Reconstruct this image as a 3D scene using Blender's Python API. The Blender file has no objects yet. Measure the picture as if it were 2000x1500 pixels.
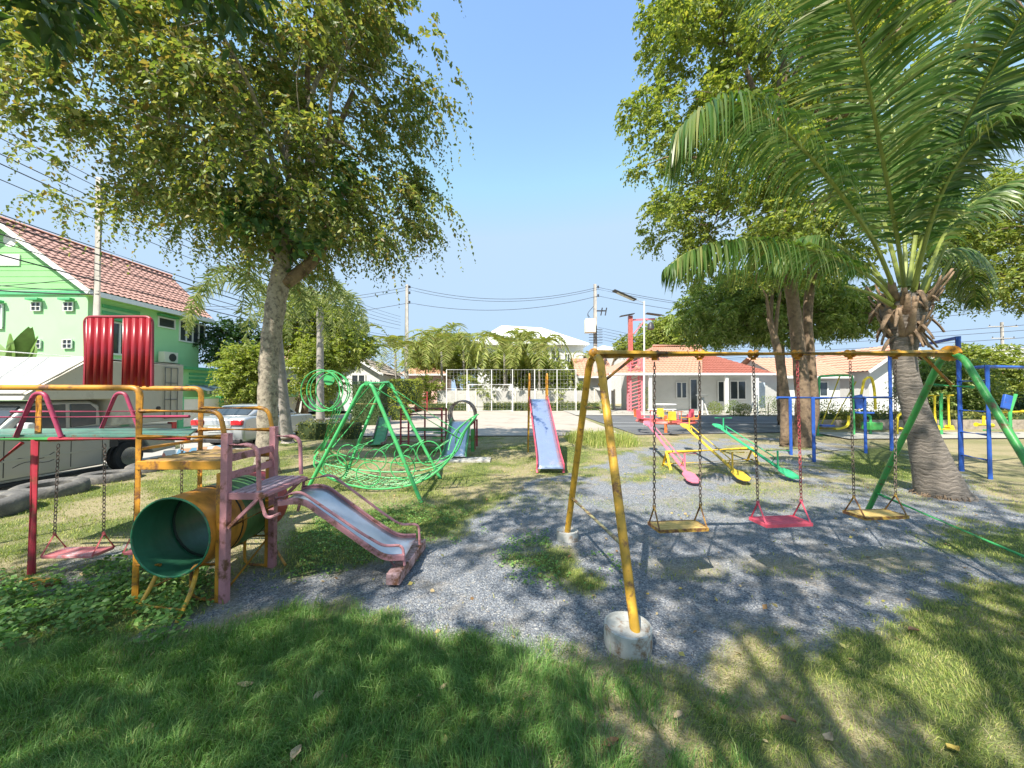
import bpy, math, random
import numpy as np
from mathutils import Vector, Matrix, noise
R = math.radians
scene = bpy.context.scene
COL = scene.collection
# ------------------------------------------------------------------ camera
FPX = 722.0; CAMH = 1.7; PITCH = R(1.27)
cam_d = bpy.data.cameras.new("camera"); cam = bpy.data.objects.new("camera", cam_d); COL.objects.link(cam)
cam.location = (0, 0, CAMH); cam.rotation_euler = (R(90) + PITCH, 0, 0)
cam_d.sensor_width = 36; cam_d.lens = FPX / 2000 * 36; cam_d.clip_start = 0.05; cam_d.clip_end = 3000
scene.camera = cam
# ------------------------------------------------------------------ light
SUNV = Vector((0.44, 0.67, -1.0))            # the way the light travels
sun_d = bpy.data.lights.new("sun", 'SUN'); sun_d.energy = 3.0; sun_d.angle = R(0.55); sun_d.color = (1.0, 0.94, 0.83)
sun = bpy.data.objects.new("sun", sun_d); COL.objects.link(sun)
sun.rotation_mode = 'QUATERNION'; sun.rotation_quaternion = SUNV.to_track_quat('-Z', 'Y'); sun.location = (-6, -9, 20)
world = bpy.data.worlds.new("World"); scene.world = world; world.use_nodes = True
wn = world.node_tree
bg = wn.nodes["Background"]; sky = wn.nodes.new("ShaderNodeTexSky"); sky.sky_type = 'NISHITA'
sky.sun_disc = False; sky.sun_elevation = R(51.3); sky.sun_rotation = R(213.3)
sky.air_density = 1.0; sky.dust_density = 0.15; sky.ozone_density = 3.0; sky.altitude = 0
dk = wn.nodes.new("ShaderNodeMix"); dk.data_type = 'RGBA'; dk.blend_type = 'DARKEN'; dk.inputs[0].default_value = 1; dk.inputs[7].default_value = (1.25, 1.72, 2.28, 1)   # keeps the horizon haze pale blue
wn.links.new(sky.outputs[0], dk.inputs[6]); wn.links.new(dk.outputs[2], bg.inputs[0]); bg.inputs[1].default_value = 0.15
scene.view_settings.view_transform = 'Standard'; scene.view_settings.look = 'None'
scene.view_settings.exposure = 1.6; scene.view_settings.gamma = 1
scene.render.engine = 'CYCLES'
# ------------------------------------------------------------------ helpers
def at(px, py, Y):
    v = (750 - py) / FPX
    d = Vector(((px - 1000) / FPX, math.cos(PITCH) - math.sin(PITCH) * v, math.sin(PITCH) + math.cos(PITCH) * v))
    return Vector((0, 0, CAMH)) + d * (Y / d.y)
def gr(px, py, z=0.0):
    v = (750 - py) / FPX
    d = Vector(((px - 1000) / FPX, math.cos(PITCH) - math.sin(PITCH) * v, math.sin(PITCH) + math.cos(PITCH) * v))
    return Vector((0, 0, CAMH)) + d * ((z - CAMH) / d.z)
V = Vector
ORG = {}
def tag(o, label=None, cat=None, group=None, kind=None):
    if label: o["label"] = label
    if cat: o["category"] = cat
    if group: o["group"] = group
    if kind: o["kind"] = kind
    return o
def thing(name, loc, label, cat, group=None):
    o = bpy.data.objects.new(name, None); COL.objects.link(o); o.location = loc; o.empty_display_size = 0.2
    ORG[o.name] = V(loc); return tag(o, label, cat, group)
def link_mesh(name, me, mat, parent, origin):
    if mat: me.materials.append(mat)
    o = bpy.data.objects.new(name, me); COL.objects.link(o)
    if parent is not None:
        o.parent = parent; ORG[o.name] = ORG[parent.name]
    else:
        o.location = origin; ORG[o.name] = V(origin)
    return o
def kids(o): return [c for c in COL.objects if c.parent == o]
def copy_tree(o, loc=None, rotz=None, scale=None, label=None, parent=None):
    c = o.copy(); COL.objects.link(c); ORG[c.name] = V(loc) if loc is not None else ORG[o.name]
    if parent is not None: c.parent = parent
    if loc is not None: c.location = loc
    if rotz is not None: c.rotation_euler = (0, 0, rotz)
    if scale is not None: c.scale = (scale,) * 3
    if label: c["label"] = label
    for ch in kids(o): copy_tree(ch, parent=c)
    return c
def frame(t):
    t = t.normalized(); a = V((0, 0, 1)) if abs(t.z) < 0.95 else V((0, 1, 0))
    n = t.cross(a).normalized(); return n, n.cross(t).normalized()
class MB:
    def __init__(s): s.v = []; s.f = []
    def quad(s, *p):
        b = len(s.v); s.v += [V(x) for x in p]; s.f.append(tuple(range(b, b + len(p)))); return s
    def box(s, c, d, rz=0, rot=None):
        c = V(c); hx, hy, hz = d[0] / 2, d[1] / 2, d[2] / 2
        m = rot if rot is not None else Matrix.Rotation(rz, 3, 'Z'); b = len(s.v)
        for z in (-hz, hz):
            for x, y in ((-hx, -hy), (hx, -hy), (hx, hy), (-hx, hy)): s.v.append(c + m @ V((x, y, z)))
        for q in ((3, 2, 1, 0), (4, 5, 6, 7), (0, 1, 5, 4), (1, 2, 6, 5), (2, 3, 7, 6), (3, 0, 4, 7)): s.f.append(tuple(b + i for i in q))
        return s
    def bx(s, x0, x1, y0, y1, z0, z1): return s.box(((x0 + x1) / 2, (y0 + y1) / 2, (z0 + z1) / 2), (abs(x1 - x0), abs(y1 - y0), abs(z1 - z0)))
    def bar(s, p, q, w, h):
        p = V(p); q = V(q); n, u = frame(q - p); b = len(s.v)
        for e in (p, q):
            for i, j in ((-1, -1), (1, -1), (1, 1), (-1, 1)): s.v.append(e + n * (i * w / 2) + u * (j * h / 2))
        for f in ((3, 2, 1, 0), (4, 5, 6, 7), (0, 1, 5, 4), (1, 2, 6, 5), (2, 3, 7, 6), (3, 0, 4, 7)): s.f.append(tuple(b + i for i in f))
        return s
    def tube(s, pts, r, seg=8, closed=False, caps=True):
        pts = [V(p) for p in pts]; n = len(pts)
        if not hasattr(r, '__len__'): r = [r] * n
        b = len(s.v); prev = None
        for i in range(n):
            if closed: t = pts[(i + 1) % n] - pts[i - 1]
            else: t = pts[min(i + 1, n - 1)] - pts[max(i - 1, 0)]
            if t.length < 1e-9: t = V((0, 0, 1))
            t.normalize()
            if prev is None: u, w = frame(t)
            else:
                u = prev - t * prev.dot(t)
                if u.length < 1e-6: u, w = frame(t)
                u.normalize(); w = t.cross(u)
            prev = u
            for k in range(seg):
                a = 2 * math.pi * k / seg; s.v.append(pts[i] + (u * math.cos(a) + w * math.sin(a)) * r[i])
        m = n if closed else n - 1
        for i in range(m):
            A = b + i * seg; B = b + ((i + 1) % n) * seg
            for k in range(seg):
                k2 = (k + 1) % seg; s.f.append((A + k, A + k2, B + k2, B + k))
        if caps and not closed:
            s.f.append(tuple(b + k for k in range(seg))[::-1]); s.f.append(tuple(b + (n - 1) * seg + k for k in range(seg)))
        return s
    def ring(s, c, nrm, RR, r, n=24, seg=6, a0=0, a1=None):
        c = V(c); u, w = frame(V(nrm)); full = a1 is None; a1 = a0 + 2 * math.pi if full else a1
        m = n if full else n + 1
        pts = [c + (u * math.cos(a0 + (a1 - a0) * i / n) + w * math.sin(a0 + (a1 - a0) * i / n)) * RR for i in range(m)]
        return s.tube(pts, r, seg, closed=full)
    def prism(s, poly, off):
        poly = [V(p) for p in poly]; off = V(off); b = len(s.v); n = len(poly)
        s.v += poly + [p + off for p in poly]
        s.f.append(tuple(range(b, b + n))[::-1]); s.f.append(tuple(range(b + n, b + 2 * n)))
        for i in range(n):
            j = (i + 1) % n; s.f.append((b + i, b + j, b + n + j, b + n + i))
        return s
    def lathe(s, c, prof, n=24):
        c = V(c); b = len(s.v); m = len(prof)
        for r, z in prof:
            for k in range(n):
                a = 2 * math.pi * k / n; s.v.append(c + V((r * math.cos(a), r * math.sin(a), z)))
        for i in range(m - 1):
            for k in range(n):
                k2 = (k + 1) % n; s.f.append((b + i * n + k, b + i * n + k2, b + (i + 1) * n + k2, b + (i + 1) * n + k))
        s.f.append(tuple(b + k for k in range(n))[::-1]); s.f.append(tuple(b + (m - 1) * n + k for k in range(n)))
        return s
    def grid(s, fn, nu, nv):
        b = len(s.v)
        for i in range(nu + 1):
            for j in range(nv + 1): s.v.append(V(fn(i / nu, j / nv)))
        for i in range(nu):
            for j in range(nv):
                a = b + i * (nv + 1) + j; s.f.append((a, a + nv + 1, a + nv + 2, a + 1))
        return s
    def ball(s, c, r, n=10, sc=(1, 1, 1)):
        c = V(c)
        return s.grid(lambda u, v: c + V((sc[0] * r * math.sin(math.pi * v) * math.cos(2 * math.pi * u), sc[1] * r * math.sin(math.pi * v) * math.sin(2 * math.pi * u), sc[2] * r * math.cos(math.pi * v))), n, n // 2 + 1)
    def build(s, name, mat, parent=None, angle=38, bevel=0, solid=0):
        if parent is not None: org = ORG[parent.name]
        else:
            xs = [p.x for p in s.v]; ys = [p.y for p in s.v]; zs = [p.z for p in s.v]
            org = V(((min(xs) + max(xs)) / 2, (min(ys) + max(ys)) / 2, min(zs)))
        me = bpy.data.meshes.new(name); me.from_pydata([tuple(p - org) for p in s.v], [], s.f); me.update()
        me.polygons.foreach_set('use_smooth', [True] * len(me.polygons)); me.set_sharp_from_angle(angle=R(angle))
        o = link_mesh(name, me, mat, parent, org)
        if solid:
            m = o.modifiers.new("solid", 'SOLIDIFY'); m.thickness = solid; m.offset = 0
        if bevel:
            m = o.modifiers.new("bevel", 'BEVEL'); m.width = bevel; m.segments = 2; m.limit_method = 'ANGLE'; m.angle_limit = R(35)
        return o
def fillet(pts, r, n=5):
    pts = [V(p) for p in pts]; out = [pts[0]]
    for i in range(1, len(pts) - 1):
        a, b, c = pts[i - 1], pts[i], pts[i + 1]; d1 = (a - b); d2 = (c - b)
        rr = min(r, d1.length * .48, d2.length * .48); p = b + d1.normalized() * rr; q = b + d2.normalized() * rr
        for k in range(n + 1):
            t = k / n; out.append(p * (1 - t) ** 2 + b * (2 * t * (1 - t)) + q * t * t)
    out.append(pts[-1]); return out
def np_mesh(name, verts, faces, k):
    me = bpy.data.meshes.new(name); nv = len(verts); nf = len(faces)
    me.vertices.add(nv); me.vertices.foreach_set('co', np.ascontiguousarray(verts, dtype=np.float32).ravel())
    me.loops.add(nf * k); me.loops.foreach_set('vertex_index', np.ascontiguousarray(faces, dtype=np.int32).ravel())
    me.polygons.add(nf); me.polygons.foreach_set('loop_start', np.arange(0, nf * k, k, dtype=np.int32))
    me.update(calc_edges=True); return me
# ------------------------------------------------------------------ materials
MATS = {}
def nodes(name):
    m = bpy.data.materials.new(name); m.use_nodes = True; nt = m.node_tree; return m, nt, nt.nodes["Principled BSDF"]
def N(nt, kind, **kw):
    n = nt.nodes.new(kind)
    for k, v in kw.items():
        if k in n.inputs.keys(): n.inputs[k].default_value = v
        else: setattr(n, k, v)
    return n
def ramp(nt, src, stops):
    r = nt.nodes.new("ShaderNodeValToRGB"); e = r.color_ramp.elements
    while len(e) < len(stops): e.new(0.5)
    for i, (p, c) in enumerate(stops):
        e[i].position = p; e[i].color = (c[0], c[1], c[2], 1) if hasattr(c, '__len__') else (c, c, c, 1)
    nt.links.new(src, r.inputs[0]); return r
def sc(c, k): return tuple(min(1, x * k) for x in c)
def mat(name, col, rough=.6, metal=0, var=.25, scale=6, bump=.15, bscale=40, dirt=None, dirt_amt=.5, dscale=5, spec=.5, coat=0):
    if name in MATS: return MATS[name]
    m, nt, b = nodes(name); L = nt.links.new
    tc = N(nt, "ShaderNodeTexCoord"); n1 = N(nt, "ShaderNodeTexNoise", Scale=scale, Detail=6.0, Roughness=.65)
    L(tc.outputs["Object"], n1.inputs["Vector"])
    r = ramp(nt, n1.outputs[0], [(.25, sc(col, 1 - var)), (.5, col), (.78, sc(col, 1 + var * .8))]); last = r.outputs[0]
    if dirt:
        n2 = N(nt, "ShaderNodeTexNoise", Scale=dscale, Detail=9.0, Roughness=.72); L(tc.outputs["Object"], n2.inputs["Vector"])
        k = ramp(nt, n2.outputs[0], [(1 - dirt_amt - .06, 0), (1 - dirt_amt + .06, 1)])
        mx = N(nt, "ShaderNodeMix", data_type='RGBA'); L(k.outputs[0], mx.inputs[0]); L(last, mx.inputs[6]); mx.inputs[7].default_value = (*dirt, 1); last = mx.outputs[2]
    L(last, b.inputs["Base Color"]); b.inputs["Metallic"].default_value = metal; b.inputs["Specular IOR Level"].default_value = spec
    rr = ramp(nt, n1.outputs[0], [(.3, min(1, rough * 1.2)), (.7, rough * .85)]); L(rr.outputs[0], b.inputs["Roughness"])
    if coat: b.inputs["Coat Weight"].default_value = coat; b.inputs["Coat Roughness"].default_value = .08
    if bump:
        n3 = N(nt, "ShaderNodeTexNoise", Scale=bscale, Detail=5.0); L(tc.outputs["Object"], n3.inputs["Vector"])
        bp = N(nt, "ShaderNodeBump", Strength=bump, Distance=.01); L(n3.outputs[0], bp.inputs["Height"]); L(bp.outputs[0], b.inputs["Normal"])
    MATS[name] = m; return m
def leafmat(name, cols, trans=.35, rough=.5, tcol=None):
    m, nt, b = nodes(name); L = nt.links.new
    g = N(nt, "ShaderNodeNewGeometry"); n = len(cols)
    r = ramp(nt, g.outputs["Random Per Island"], [(i / (n - 1), c) for i, c in enumerate(cols)])
    L(r.outputs[0], b.inputs["Base Color"]); b.inputs["Roughness"].default_value = rough; b.inputs["Specular IOR Level"].default_value = .35
    t = N(nt, "ShaderNodeBsdfTranslucent"); hs = N(nt, "ShaderNodeMix", data_type='RGBA', blend_type='MULTIPLY'); hs.inputs[0].default_value = 1
    L(r.outputs[0], hs.inputs[6]); hs.inputs[7].default_value = (*(tcol or (1.9, 2.0, .7)), 1); L(hs.outputs[2], t.inputs[0])
    mx = N(nt, "ShaderNodeMixShader"); mx.inputs[0].default_value = trans; L(b.outputs[0], mx.inputs[1]); L(t.outputs[0], mx.inputs[2])
    L(mx.outputs[0], nt.nodes["Material Output"].inputs[0]); MATS[name] = m; return m
def paint(name, col, rust=.12, rough=.42, **k):
    return mat(name, col, rough=rough, var=.30, scale=5, bump=.12, bscale=60, dirt=(.16, .07, .035), dirt_amt=rust + .305, dscale=9, **k)
yellow = paint("yellow_paint", (.60, .34, .035)); dyellow = paint("amber_paint", (.58, .27, .03), .14)
green = paint("green_paint", (.055, .30, .07), .08); bgreen = paint("bright_green_paint", (.065, .42, .13), .08)
pink = paint("dusty_pink_paint", (.50, .23, .25), .12, .55); red = paint("red_paint", (.42, .035, .06), .12)
hotpink = paint("hot_pink_paint", (.78, .11, .17), .06); blue = paint("blue_paint", (.03, .11, .46), .05)
orange = paint("orange_paint", (.75, .2, .06), .08); lemon = paint("lemon_paint", (.78, .52, .05), .06)
coral = paint("coral_paint", (.75, .16, .14), .06)
steel = mat("worn_steel", (.50, .54, .62), .34, .65, var=.18, scale=3, bump=.1, bscale=12, dirt=(.42, .27, .25), dirt_amt=.36, dscale=3)
chainm = mat("rusty_chain", (.17, .13, .11), .65, .5, var=.5, scale=30)
redchain = mat("red_chain", (.5, .09, .1), .6, .1, var=.4, scale=20)
concrete = mat("concrete", (.42, .41, .38), .9, var=.3, scale=4, bump=.5, bscale=50, dirt=(.22, .19, .15), dirt_amt=.42)
white_wall = mat("white_render", (.66, .66, .64), .85, var=.07, scale=2, bump=.1)
offwhite = mat("cream_render", (.72, .68, .58), .85, var=.1, scale=2)
white_paint = mat("white_paint", (.78, .78, .77), .5, var=.08)
glass = mat("dark_glass", (.045, .055, .065), .08, 0, var=.3, scale=1.5, bump=0, spec=.8)
black = mat("black_rubber", (.025, .025, .027), .8, var=.3, bump=.4)
darkm = mat("dark_metal", (.06, .06, .065), .5, .3)
bark = mat("pale_bark", (.36, .31, .24), .95, var=.45, scale=9, bump=1.0, bscale=22, dirt=(.15, .125, .10), dirt_amt=.45, dscale=13)
bark2 = mat("brown_bark", (.22, .155, .10), .95, var=.45, scale=7, bump=1.0, bscale=18, dirt=(.09, .06, .045), dirt_amt=.42, dscale=6)
greybark = mat("grey_bark", (.33, .30, .27), .95, var=.35, scale=7, bump=.7, bscale=25)
stalk = mat("palm_stalk", (.22, .26, .05), .5, var=.3)
husk = mat("palm_husk", (.28, .19, .12), .95, var=.5, scale=10, bump=.8)
# ------------------------------------------------------------------ ground fields
def vnoise(x, y, s, seed=0):
    x = np.asarray(x) / s; y = np.asarray(y) / s; xi = np.floor(x).astype(np.int64); yi = np.floor(y).astype(np.int64); fx = x - xi; fy = y - yi
    fx = fx * fx * (3 - 2 * fx); fy = fy * fy * (3 - 2 * fy)
    def h(a, b):
        n = (a * 374761393 + b * 668265263 + seed * 974634777) & 0xffffffff; n = ((n ^ (n >> 13)) * 1274126177) & 0xffffffff
        return ((n ^ (n >> 16)) & 0xffff) / 65535.0
    return (h(xi, yi) * (1 - fx) + h(xi + 1, yi) * fx) * (1 - fy) + (h(xi, yi + 1) * (1 - fx) + h(xi + 1, yi + 1) * fx) * fy
def fbm(x, y, s, seed=0): return vnoise(x, y, s, seed) * .5 + vnoise(x, y, s / 2.1, seed + 1) * .3 + vnoise(x, y, s / 4.7, seed + 2) * .2
def world_poly(px): return [(gr(a, b).x, gr(a, b).y) for a, b in px]
def inside(poly, x, y):
    x = np.asarray(x, float); y = np.asarray(y, float); c = np.zeros(x.shape, bool); n = len(poly)
    for i in range(n):
        x1, y1 = poly[i]; x2, y2 = poly[i - 1]
        if y1 == y2: continue
        k = ((y1 > y) != (y2 > y)) & (x < (x2 - x1) * (y - y1) / (y2 - y1) + x1); c ^= k
    return c
def pdist(poly, x, y):
    d = np.full(np.shape(x), 1e9); n = len(poly)
    for i in range(n):
        x1, y1 = poly[i]; x2, y2 = poly[i - 1]; dx, dy = x2 - x1, y2 - y1; L = dx * dx + dy * dy + 1e-9
        t = np.clip(((x - x1) * dx + (y - y1) * dy) / L, 0, 1); d = np.minimum(d, np.hypot(x - x1 - t * dx, y - y1 - t * dy))
    return np.where(inside(poly, x, y), d, -d)
G_MAIN = world_poly([(300, 1262), (430, 1205), (560, 1185), (700, 1190), (830, 1222), (1000, 1262), (1150, 1300), (1280, 1295), (1400, 1278), (1550, 1275), (1680, 1235), (1790, 1198), (1900, 1165), (2000, 1152), (2500, 1150), (2500, 1010), (2000, 1000), (1900, 950), (1830, 890), (1640, 866), (1500, 855), (1330, 858), (1250, 875), (1170, 905), (1100, 928), (1040, 935), (990, 965), (950, 1000), (870, 1045), (790, 1065), (700, 1105), (600, 1130), (500, 1120), (440, 1120), (440, 1175), (340, 1210)])
G_LEFT = world_poly([(60, 1135), (130, 1105), (200, 1080), (260, 1065), (420, 1070), (420, 1110), (250, 1120), (130, 1140)])
WEED = world_poly([(-300, 1260), (-300, 1120), (0, 1150), (100, 1150), (250, 1105), (300, 1110), (420, 1120), (440, 1175), (330, 1235), (180, 1262)])
WEED2 = world_poly([(540, 1130), (560, 1040), (660, 1000), (900, 985), (880, 1040), (780, 1060), (700, 1110), (620, 1125)])
HOLE1 = world_poly([(1760, 1075), (1830, 1035), (1920, 1018), (2000, 1030), (2400, 1060), (2400, 1135), (2000, 1118), (1880, 1100)])
HOLE2 = world_poly([(1600, 905), (1640, 880), (1760, 868), (1800, 900), (1790, 940), (1680, 935)])
WEED3 = world_poly([(1010, 1090), (1060, 1050), (1130, 1090), (1210, 1150), (1160, 1165), (1070, 1130)])
NEARL = world_poly([(-900, 1270), (330, 1250), (560, 1192), (830, 1228), (1000, 1268), (1100, 1300), (1150, 1330), (1120, 1500), (1100, 2600), (-2500, 2600)])
def gravel_f(x, y):
    x = np.asarray(x, float); y = np.asarray(y, float)
    n = (fbm(x, y, .55, 3) - .5) + (fbm(x, y, .16, 12) - .5) * .7
    d = np.maximum(pdist(G_MAIN, x, y), pdist(G_LEFT, x, y)) + n * .6
    g = np.clip(d / .22 + .5, 0, 1)
    for p in (WEED3, HOLE1, HOLE2): g = np.minimum(g, np.clip(.5 - (pdist(p, x, y) - .12 + n * .9) / .3, 0, 1))
    far = np.clip((y - 5.0) / 2.2, 0, 1)                      # the far gravel is patchy, grass grows through it
    for cx, cy, a_, b_ in ((1.68, 3.6, .42, .26), (2.72, 3.7, .42, .26), (3.72, 3.8, .42, .26), (-4.0, 3.6, .4, .25)): g *= 1 - .62 * np.clip(1.3 - np.hypot((x - cx) / a_, (y - cy) / b_) + n, 0, 1)   # scuffed bare hollows
    g *= 1 - far * np.clip((fbm(x, y, .8, 9) - .45) * 7, 0, .9)
    return g
def green_f(x, y):
    n = fbm(x, y, .8, 21); m = fbm(x, y, .25, 5)
    lush = np.clip(pdist(NEARL, x, y) / np.where(np.asarray(x) > .15, .7, .3) + .5 + (n - .5) * 2, 0, 1)
    base = np.clip((n - .36) * 3.4 + (m - .5) * 1.2, 0, 1) * .75 + .2
    base = base * (1 - .4 * np.clip((np.asarray(x) - 3.5) / 2, 0, 1) * np.clip((np.asarray(y) - 4.0) / 1.5, 0, 1))
    for_h = [(1.68, 3.6), (2.72, 3.7), (3.72, 3.8)]
    for cx, cy in for_h: base = base * np.clip(np.hypot((x - cx) / .6, (y - cy) / .45), 0, 1)
    brown = np.clip(1 - np.hypot(x - .4, (y - 2.0) * .9) / .6, 0, 1); base = np.where((np.asarray(x) > .6) & (np.asarray(y) < 2.6), np.clip(base * 1.35, 0, 1), base)
    g = np.maximum(base, lush * .97) * (1 - .8 * np.clip(brown * 2, 0, 1))
    for p in (WEED, WEED2, WEED3, HOLE1, HOLE2): g = np.maximum(g, np.clip(pdist(p, x, y) / .15 + .5, 0, 1) * .95)
    return g
def hgt(x, y):
    x = np.asarray(x, float); y = np.asarray(y, float); hol = sum(.035 * np.exp(-((x - cx) / .4) ** 2 - ((y - cy) / .28) ** 2) for cx, cy in ((1.68, 3.6), (2.72, 3.7), (3.72, 3.8)))
    t = np.clip((-x - 7.9) / 1.0, 0, 1); t = t * t * (3 - 2 * t)
    nz = (fbm(x, y, 1.3, 31) - .5) * .07 + (vnoise(x, y, .22, 8) - .5) * .012
    nz = nz * np.clip((14.0 - y) / 1.0, 0, 1) * np.clip((y + 3) / 2, 0, 1) * np.clip((15 - np.abs(x)) / 2, 0, 1)
    return nz * (1 - t) - .23 * t - hol
xs = np.concatenate([[-900, -300, -120, -60, -30, -20], np.arange(-14, 14.01, .075), [16, 20, 30, 60, 120, 300, 900]])
ys = np.concatenate([[-60, -20, -8, -3], np.arange(-1, 9, .065), np.arange(9, 15, .2), [18, 24, 34, 50, 90, 200, 1500]])
X, Y = np.meshgrid(xs, ys); Z = hgt(X, Y); nx = len(xs); ny = len(ys)
idx = np.arange(nx * ny).reshape(ny, nx)
F = np.stack([idx[:-1, :-1], idx[:-1, 1:], idx[1:, 1:], idx[1:, :-1]], -1).reshape(-1, 4)
me = np_mesh("ground", np.stack([X, Y, Z], -1).reshape(-1, 3), F, 4)
for nm, fn in (("gravel", gravel_f), ("green", green_f)):
    a = me.attributes.new(nm, 'FLOAT', 'POINT'); a.data.foreach_set('value', fn(X.ravel(), Y.ravel()).astype(np.float32))
me.polygons.foreach_set('use_smooth', np.ones(len(me.polygons), bool))
gm, nt, b = nodes("ground_soil"); L = nt.links.new
ga = N(nt, "ShaderNodeAttribute", attribute_name="gravel"); gn = N(nt, "ShaderNodeAttribute", attribute_name="green"); tc = N(nt, "ShaderNodeTexCoord")
vo = N(nt, "ShaderNodeTexVoronoi", Scale=88.0); L(tc.outputs["Object"], vo.inputs["Vector"])
sep = N(nt, "ShaderNodeSeparateColor"); L(vo.outputs["Color"], sep.inputs[0])
stones = ramp(nt, sep.outputs[0], [(0, (.115, .126, .148)), (.45, (.21, .23, .265)), (.85, (.33, .345, .37)), (1, (.50, .49, .47))])
nd = N(nt, "ShaderNodeTexNoise", Scale=1.7, Detail=8.0, Roughness=.7); L(tc.outputs["Object"], nd.inputs["Vector"])
dirtk = ramp(nt, nd.outputs[0], [(.50, 0), (.68, .7)])
dirt = N(nt, "ShaderNodeMix", data_type='RGBA'); L(dirtk.outputs[0], dirt.inputs[0]); L(stones.outputs[0], dirt.inputs[6]); dirt.inputs[7].default_value = (.36, .31, .25, 1)
nf = N(nt, "ShaderNodeTexNoise", Scale=45.0, Detail=8.0, Roughness=.8); L(tc.outputs["Object"], nf.inputs["Vector"])
straw = ramp(nt, nf.outputs[0], [(.3, (.22, .165, .10)), (.5, (.42, .345, .21)), (.7, (.58, .50, .33))])
grs = ramp(nt, nf.outputs[0], [(.3, (.06, .085, .025)), (.55, (.14, .18, .05)), (.75, (.25, .27, .09))])
m1 = N(nt, "ShaderNodeMix", data_type='RGBA'); L(gn.outputs["Fac"], m1.inputs[0]); L(straw.outputs[0], m1.inputs[6]); L(grs.outputs[0], m1.inputs[7])
m2 = N(nt, "ShaderNodeMix", data_type='RGBA'); L(ga.outputs["Fac"], m2.inputs[0]); L(m1.outputs[2], m2.inputs[6]); L(dirt.outputs[2], m2.inputs[7])
L(m2.outputs[2], b.inputs["Base Color"]); b.inputs["Roughness"].default_value = .95; b.inputs["Specular IOR Level"].default_value = .2
bp = N(nt, "ShaderNodeBump", Strength=.9, Distance=.012); bp.invert = True
hm = N(nt, "ShaderNodeMath", operation='ADD'); L(vo.outputs["Distance"], hm.inputs[0]); L(nf.outputs[0], hm.inputs[1]); L(hm.outputs[0], bp.inputs["Height"]); L(bp.outputs[0], b.inputs["Normal"])
me.materials.append(gm); ground = bpy.data.objects.new("ground", me); COL.objects.link(ground)
tag(ground, "gravel and patchy lawn ground of the playground", "ground", kind="structure")
# ------------------------------------------------------------------ paved surfaces
court_m = mat("court_concrete", (.43, .37, .31), .9, var=.16, scale=.5, bump=.3, bscale=30, dirt=(.30, .255, .21), dirt_amt=.42, dscale=.8)
road_m = mat("road_concrete", (.40, .38, .34), .9, var=.15, scale=.6, bump=.3, bscale=20, dirt=(.28, .26, .23), dirt_amt=.4, dscale=1)
asph = mat("dark_asphalt", (.12, .125, .13), .9, var=.2, scale=1, bump=.3, bscale=60)
def sheet(name, pts, z, m, lab, cat):
    o = MB().quad(*[(x, y, z) for x, y in pts]).build(name, m); return tag(o, lab, cat, kind="structure")
sheet("court", [(-8.0, 14.1), (4.4, 14.3), (4.6, 33.0), (-8.0, 33.0)], .035, court_m, "pale concrete court beyond the playground lawn", "court")
sheet("street", [(4.9, 14.6), (12.2, 15.6), (14, 17), (60, 21), (60, 25.9), (12, 26.5), (4.9, 26.5)], .03, asph, "dark asphalt lane in front of the white bungalow", "street")
sheet("pavement", [(4.61, 26.6), (12, 26.6), (60, 26.0), (60, 40), (4.61, 40)], .05, road_m, "pale concrete forecourt before the houses", "pavement")
sheet("path", [(12.0, 13.2), (40, 14.2), (40, 15.9), (12.4, 15.3)], .045, road_m, "pale concrete strip under the exercise machines", "path")
sheet("road", [(-14.8, 2), (-9.1, 2), (-9.1, 90), (-14.8, 90)], -.222, road_m, "concrete lane left of the playground", "road")
sheet("side_road", [(-60, 34), (4.6, 34), (4.6, 40), (-60, 40)], .02, road_m, "concrete road crossing behind the court", "road")
o = MB(); 
for a in (18.2, 20.4): o.quad((5.0, a, .036), (30, a, .036), (30, a + .09, .036), (5.0, a + .09, .036))
tag(o.build("road_marking", white_paint), "thin white lines painted on the dark asphalt", "marking", kind="structure")
# ------------------------------------------------------------------ grass, weeds, stones
rng = np.random.default_rng(7)
def scatter(n, x0, x1, y0, y1, dens):
    x = rng.uniform(x0, x1, n); y = rng.uniform(y0, y1, n); k = rng.random(n) < dens(x, y); return x[k], y[k]
def blades(name, x, y, h, w, lean, m, lab, bend=1.0):
    n = len(x); z = hgt(x, y) - .004; a = rng.uniform(0, 2 * np.pi, n); l = rng.uniform(.15, 1, n) * lean
    # neighbouring blades lean the same way, as combed tufts do
    a2 = fbm(x, y, .35, 77) * 4 * np.pi; a = np.where(rng.random(n) < .6, a2 + rng.normal(0, .5, n), a)
    dx, dy = np.cos(a), np.sin(a); sx, sy = -dy, dx; b0 = rng.uniform(0, 2 * np.pi, n); sx, sy = np.cos(b0), np.sin(b0)
    P = np.stack([x, y, z], -1); S = np.stack([sx, sy, np.zeros(n)], -1) * (w / 2)[:, None]; D = np.stack([dx, dy, np.zeros(n)], -1) * (h * l)[:, None]; U = np.array([0, 0, 1.0])[None] * h[:, None]
    m1_ = P + D * .3 + U * .55; tip = P + D * (1.0 * bend) + U * (1 - .45 * l)[:, None]
    vv = np.stack([P - S, P + S, m1_ - S * .75, m1_ + S * .75, tip], 1).reshape(-1, 3)
    i = np.arange(n)[:, None] * 5; ff = np.concatenate([i + [0, 1, 3], i + [0, 3, 2], i + [2, 3, 4]], 1).reshape(-1, 3)
    me = np_mesh(name, vv, ff, 3); me.materials.append(m); o = bpy.data.objects.new(name, me); COL.objects.link(o)
    return tag(o, lab, "grass", kind="stuff")
lush_m = leafmat("lush_grass", [(.07, .15, .035), (.11, .24, .05), (.16, .32, .08), (.13, .24, .06), (.20, .34, .09), (.40, .50, .18)], .3, .5, (1.3, 1.5, .6))
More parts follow.
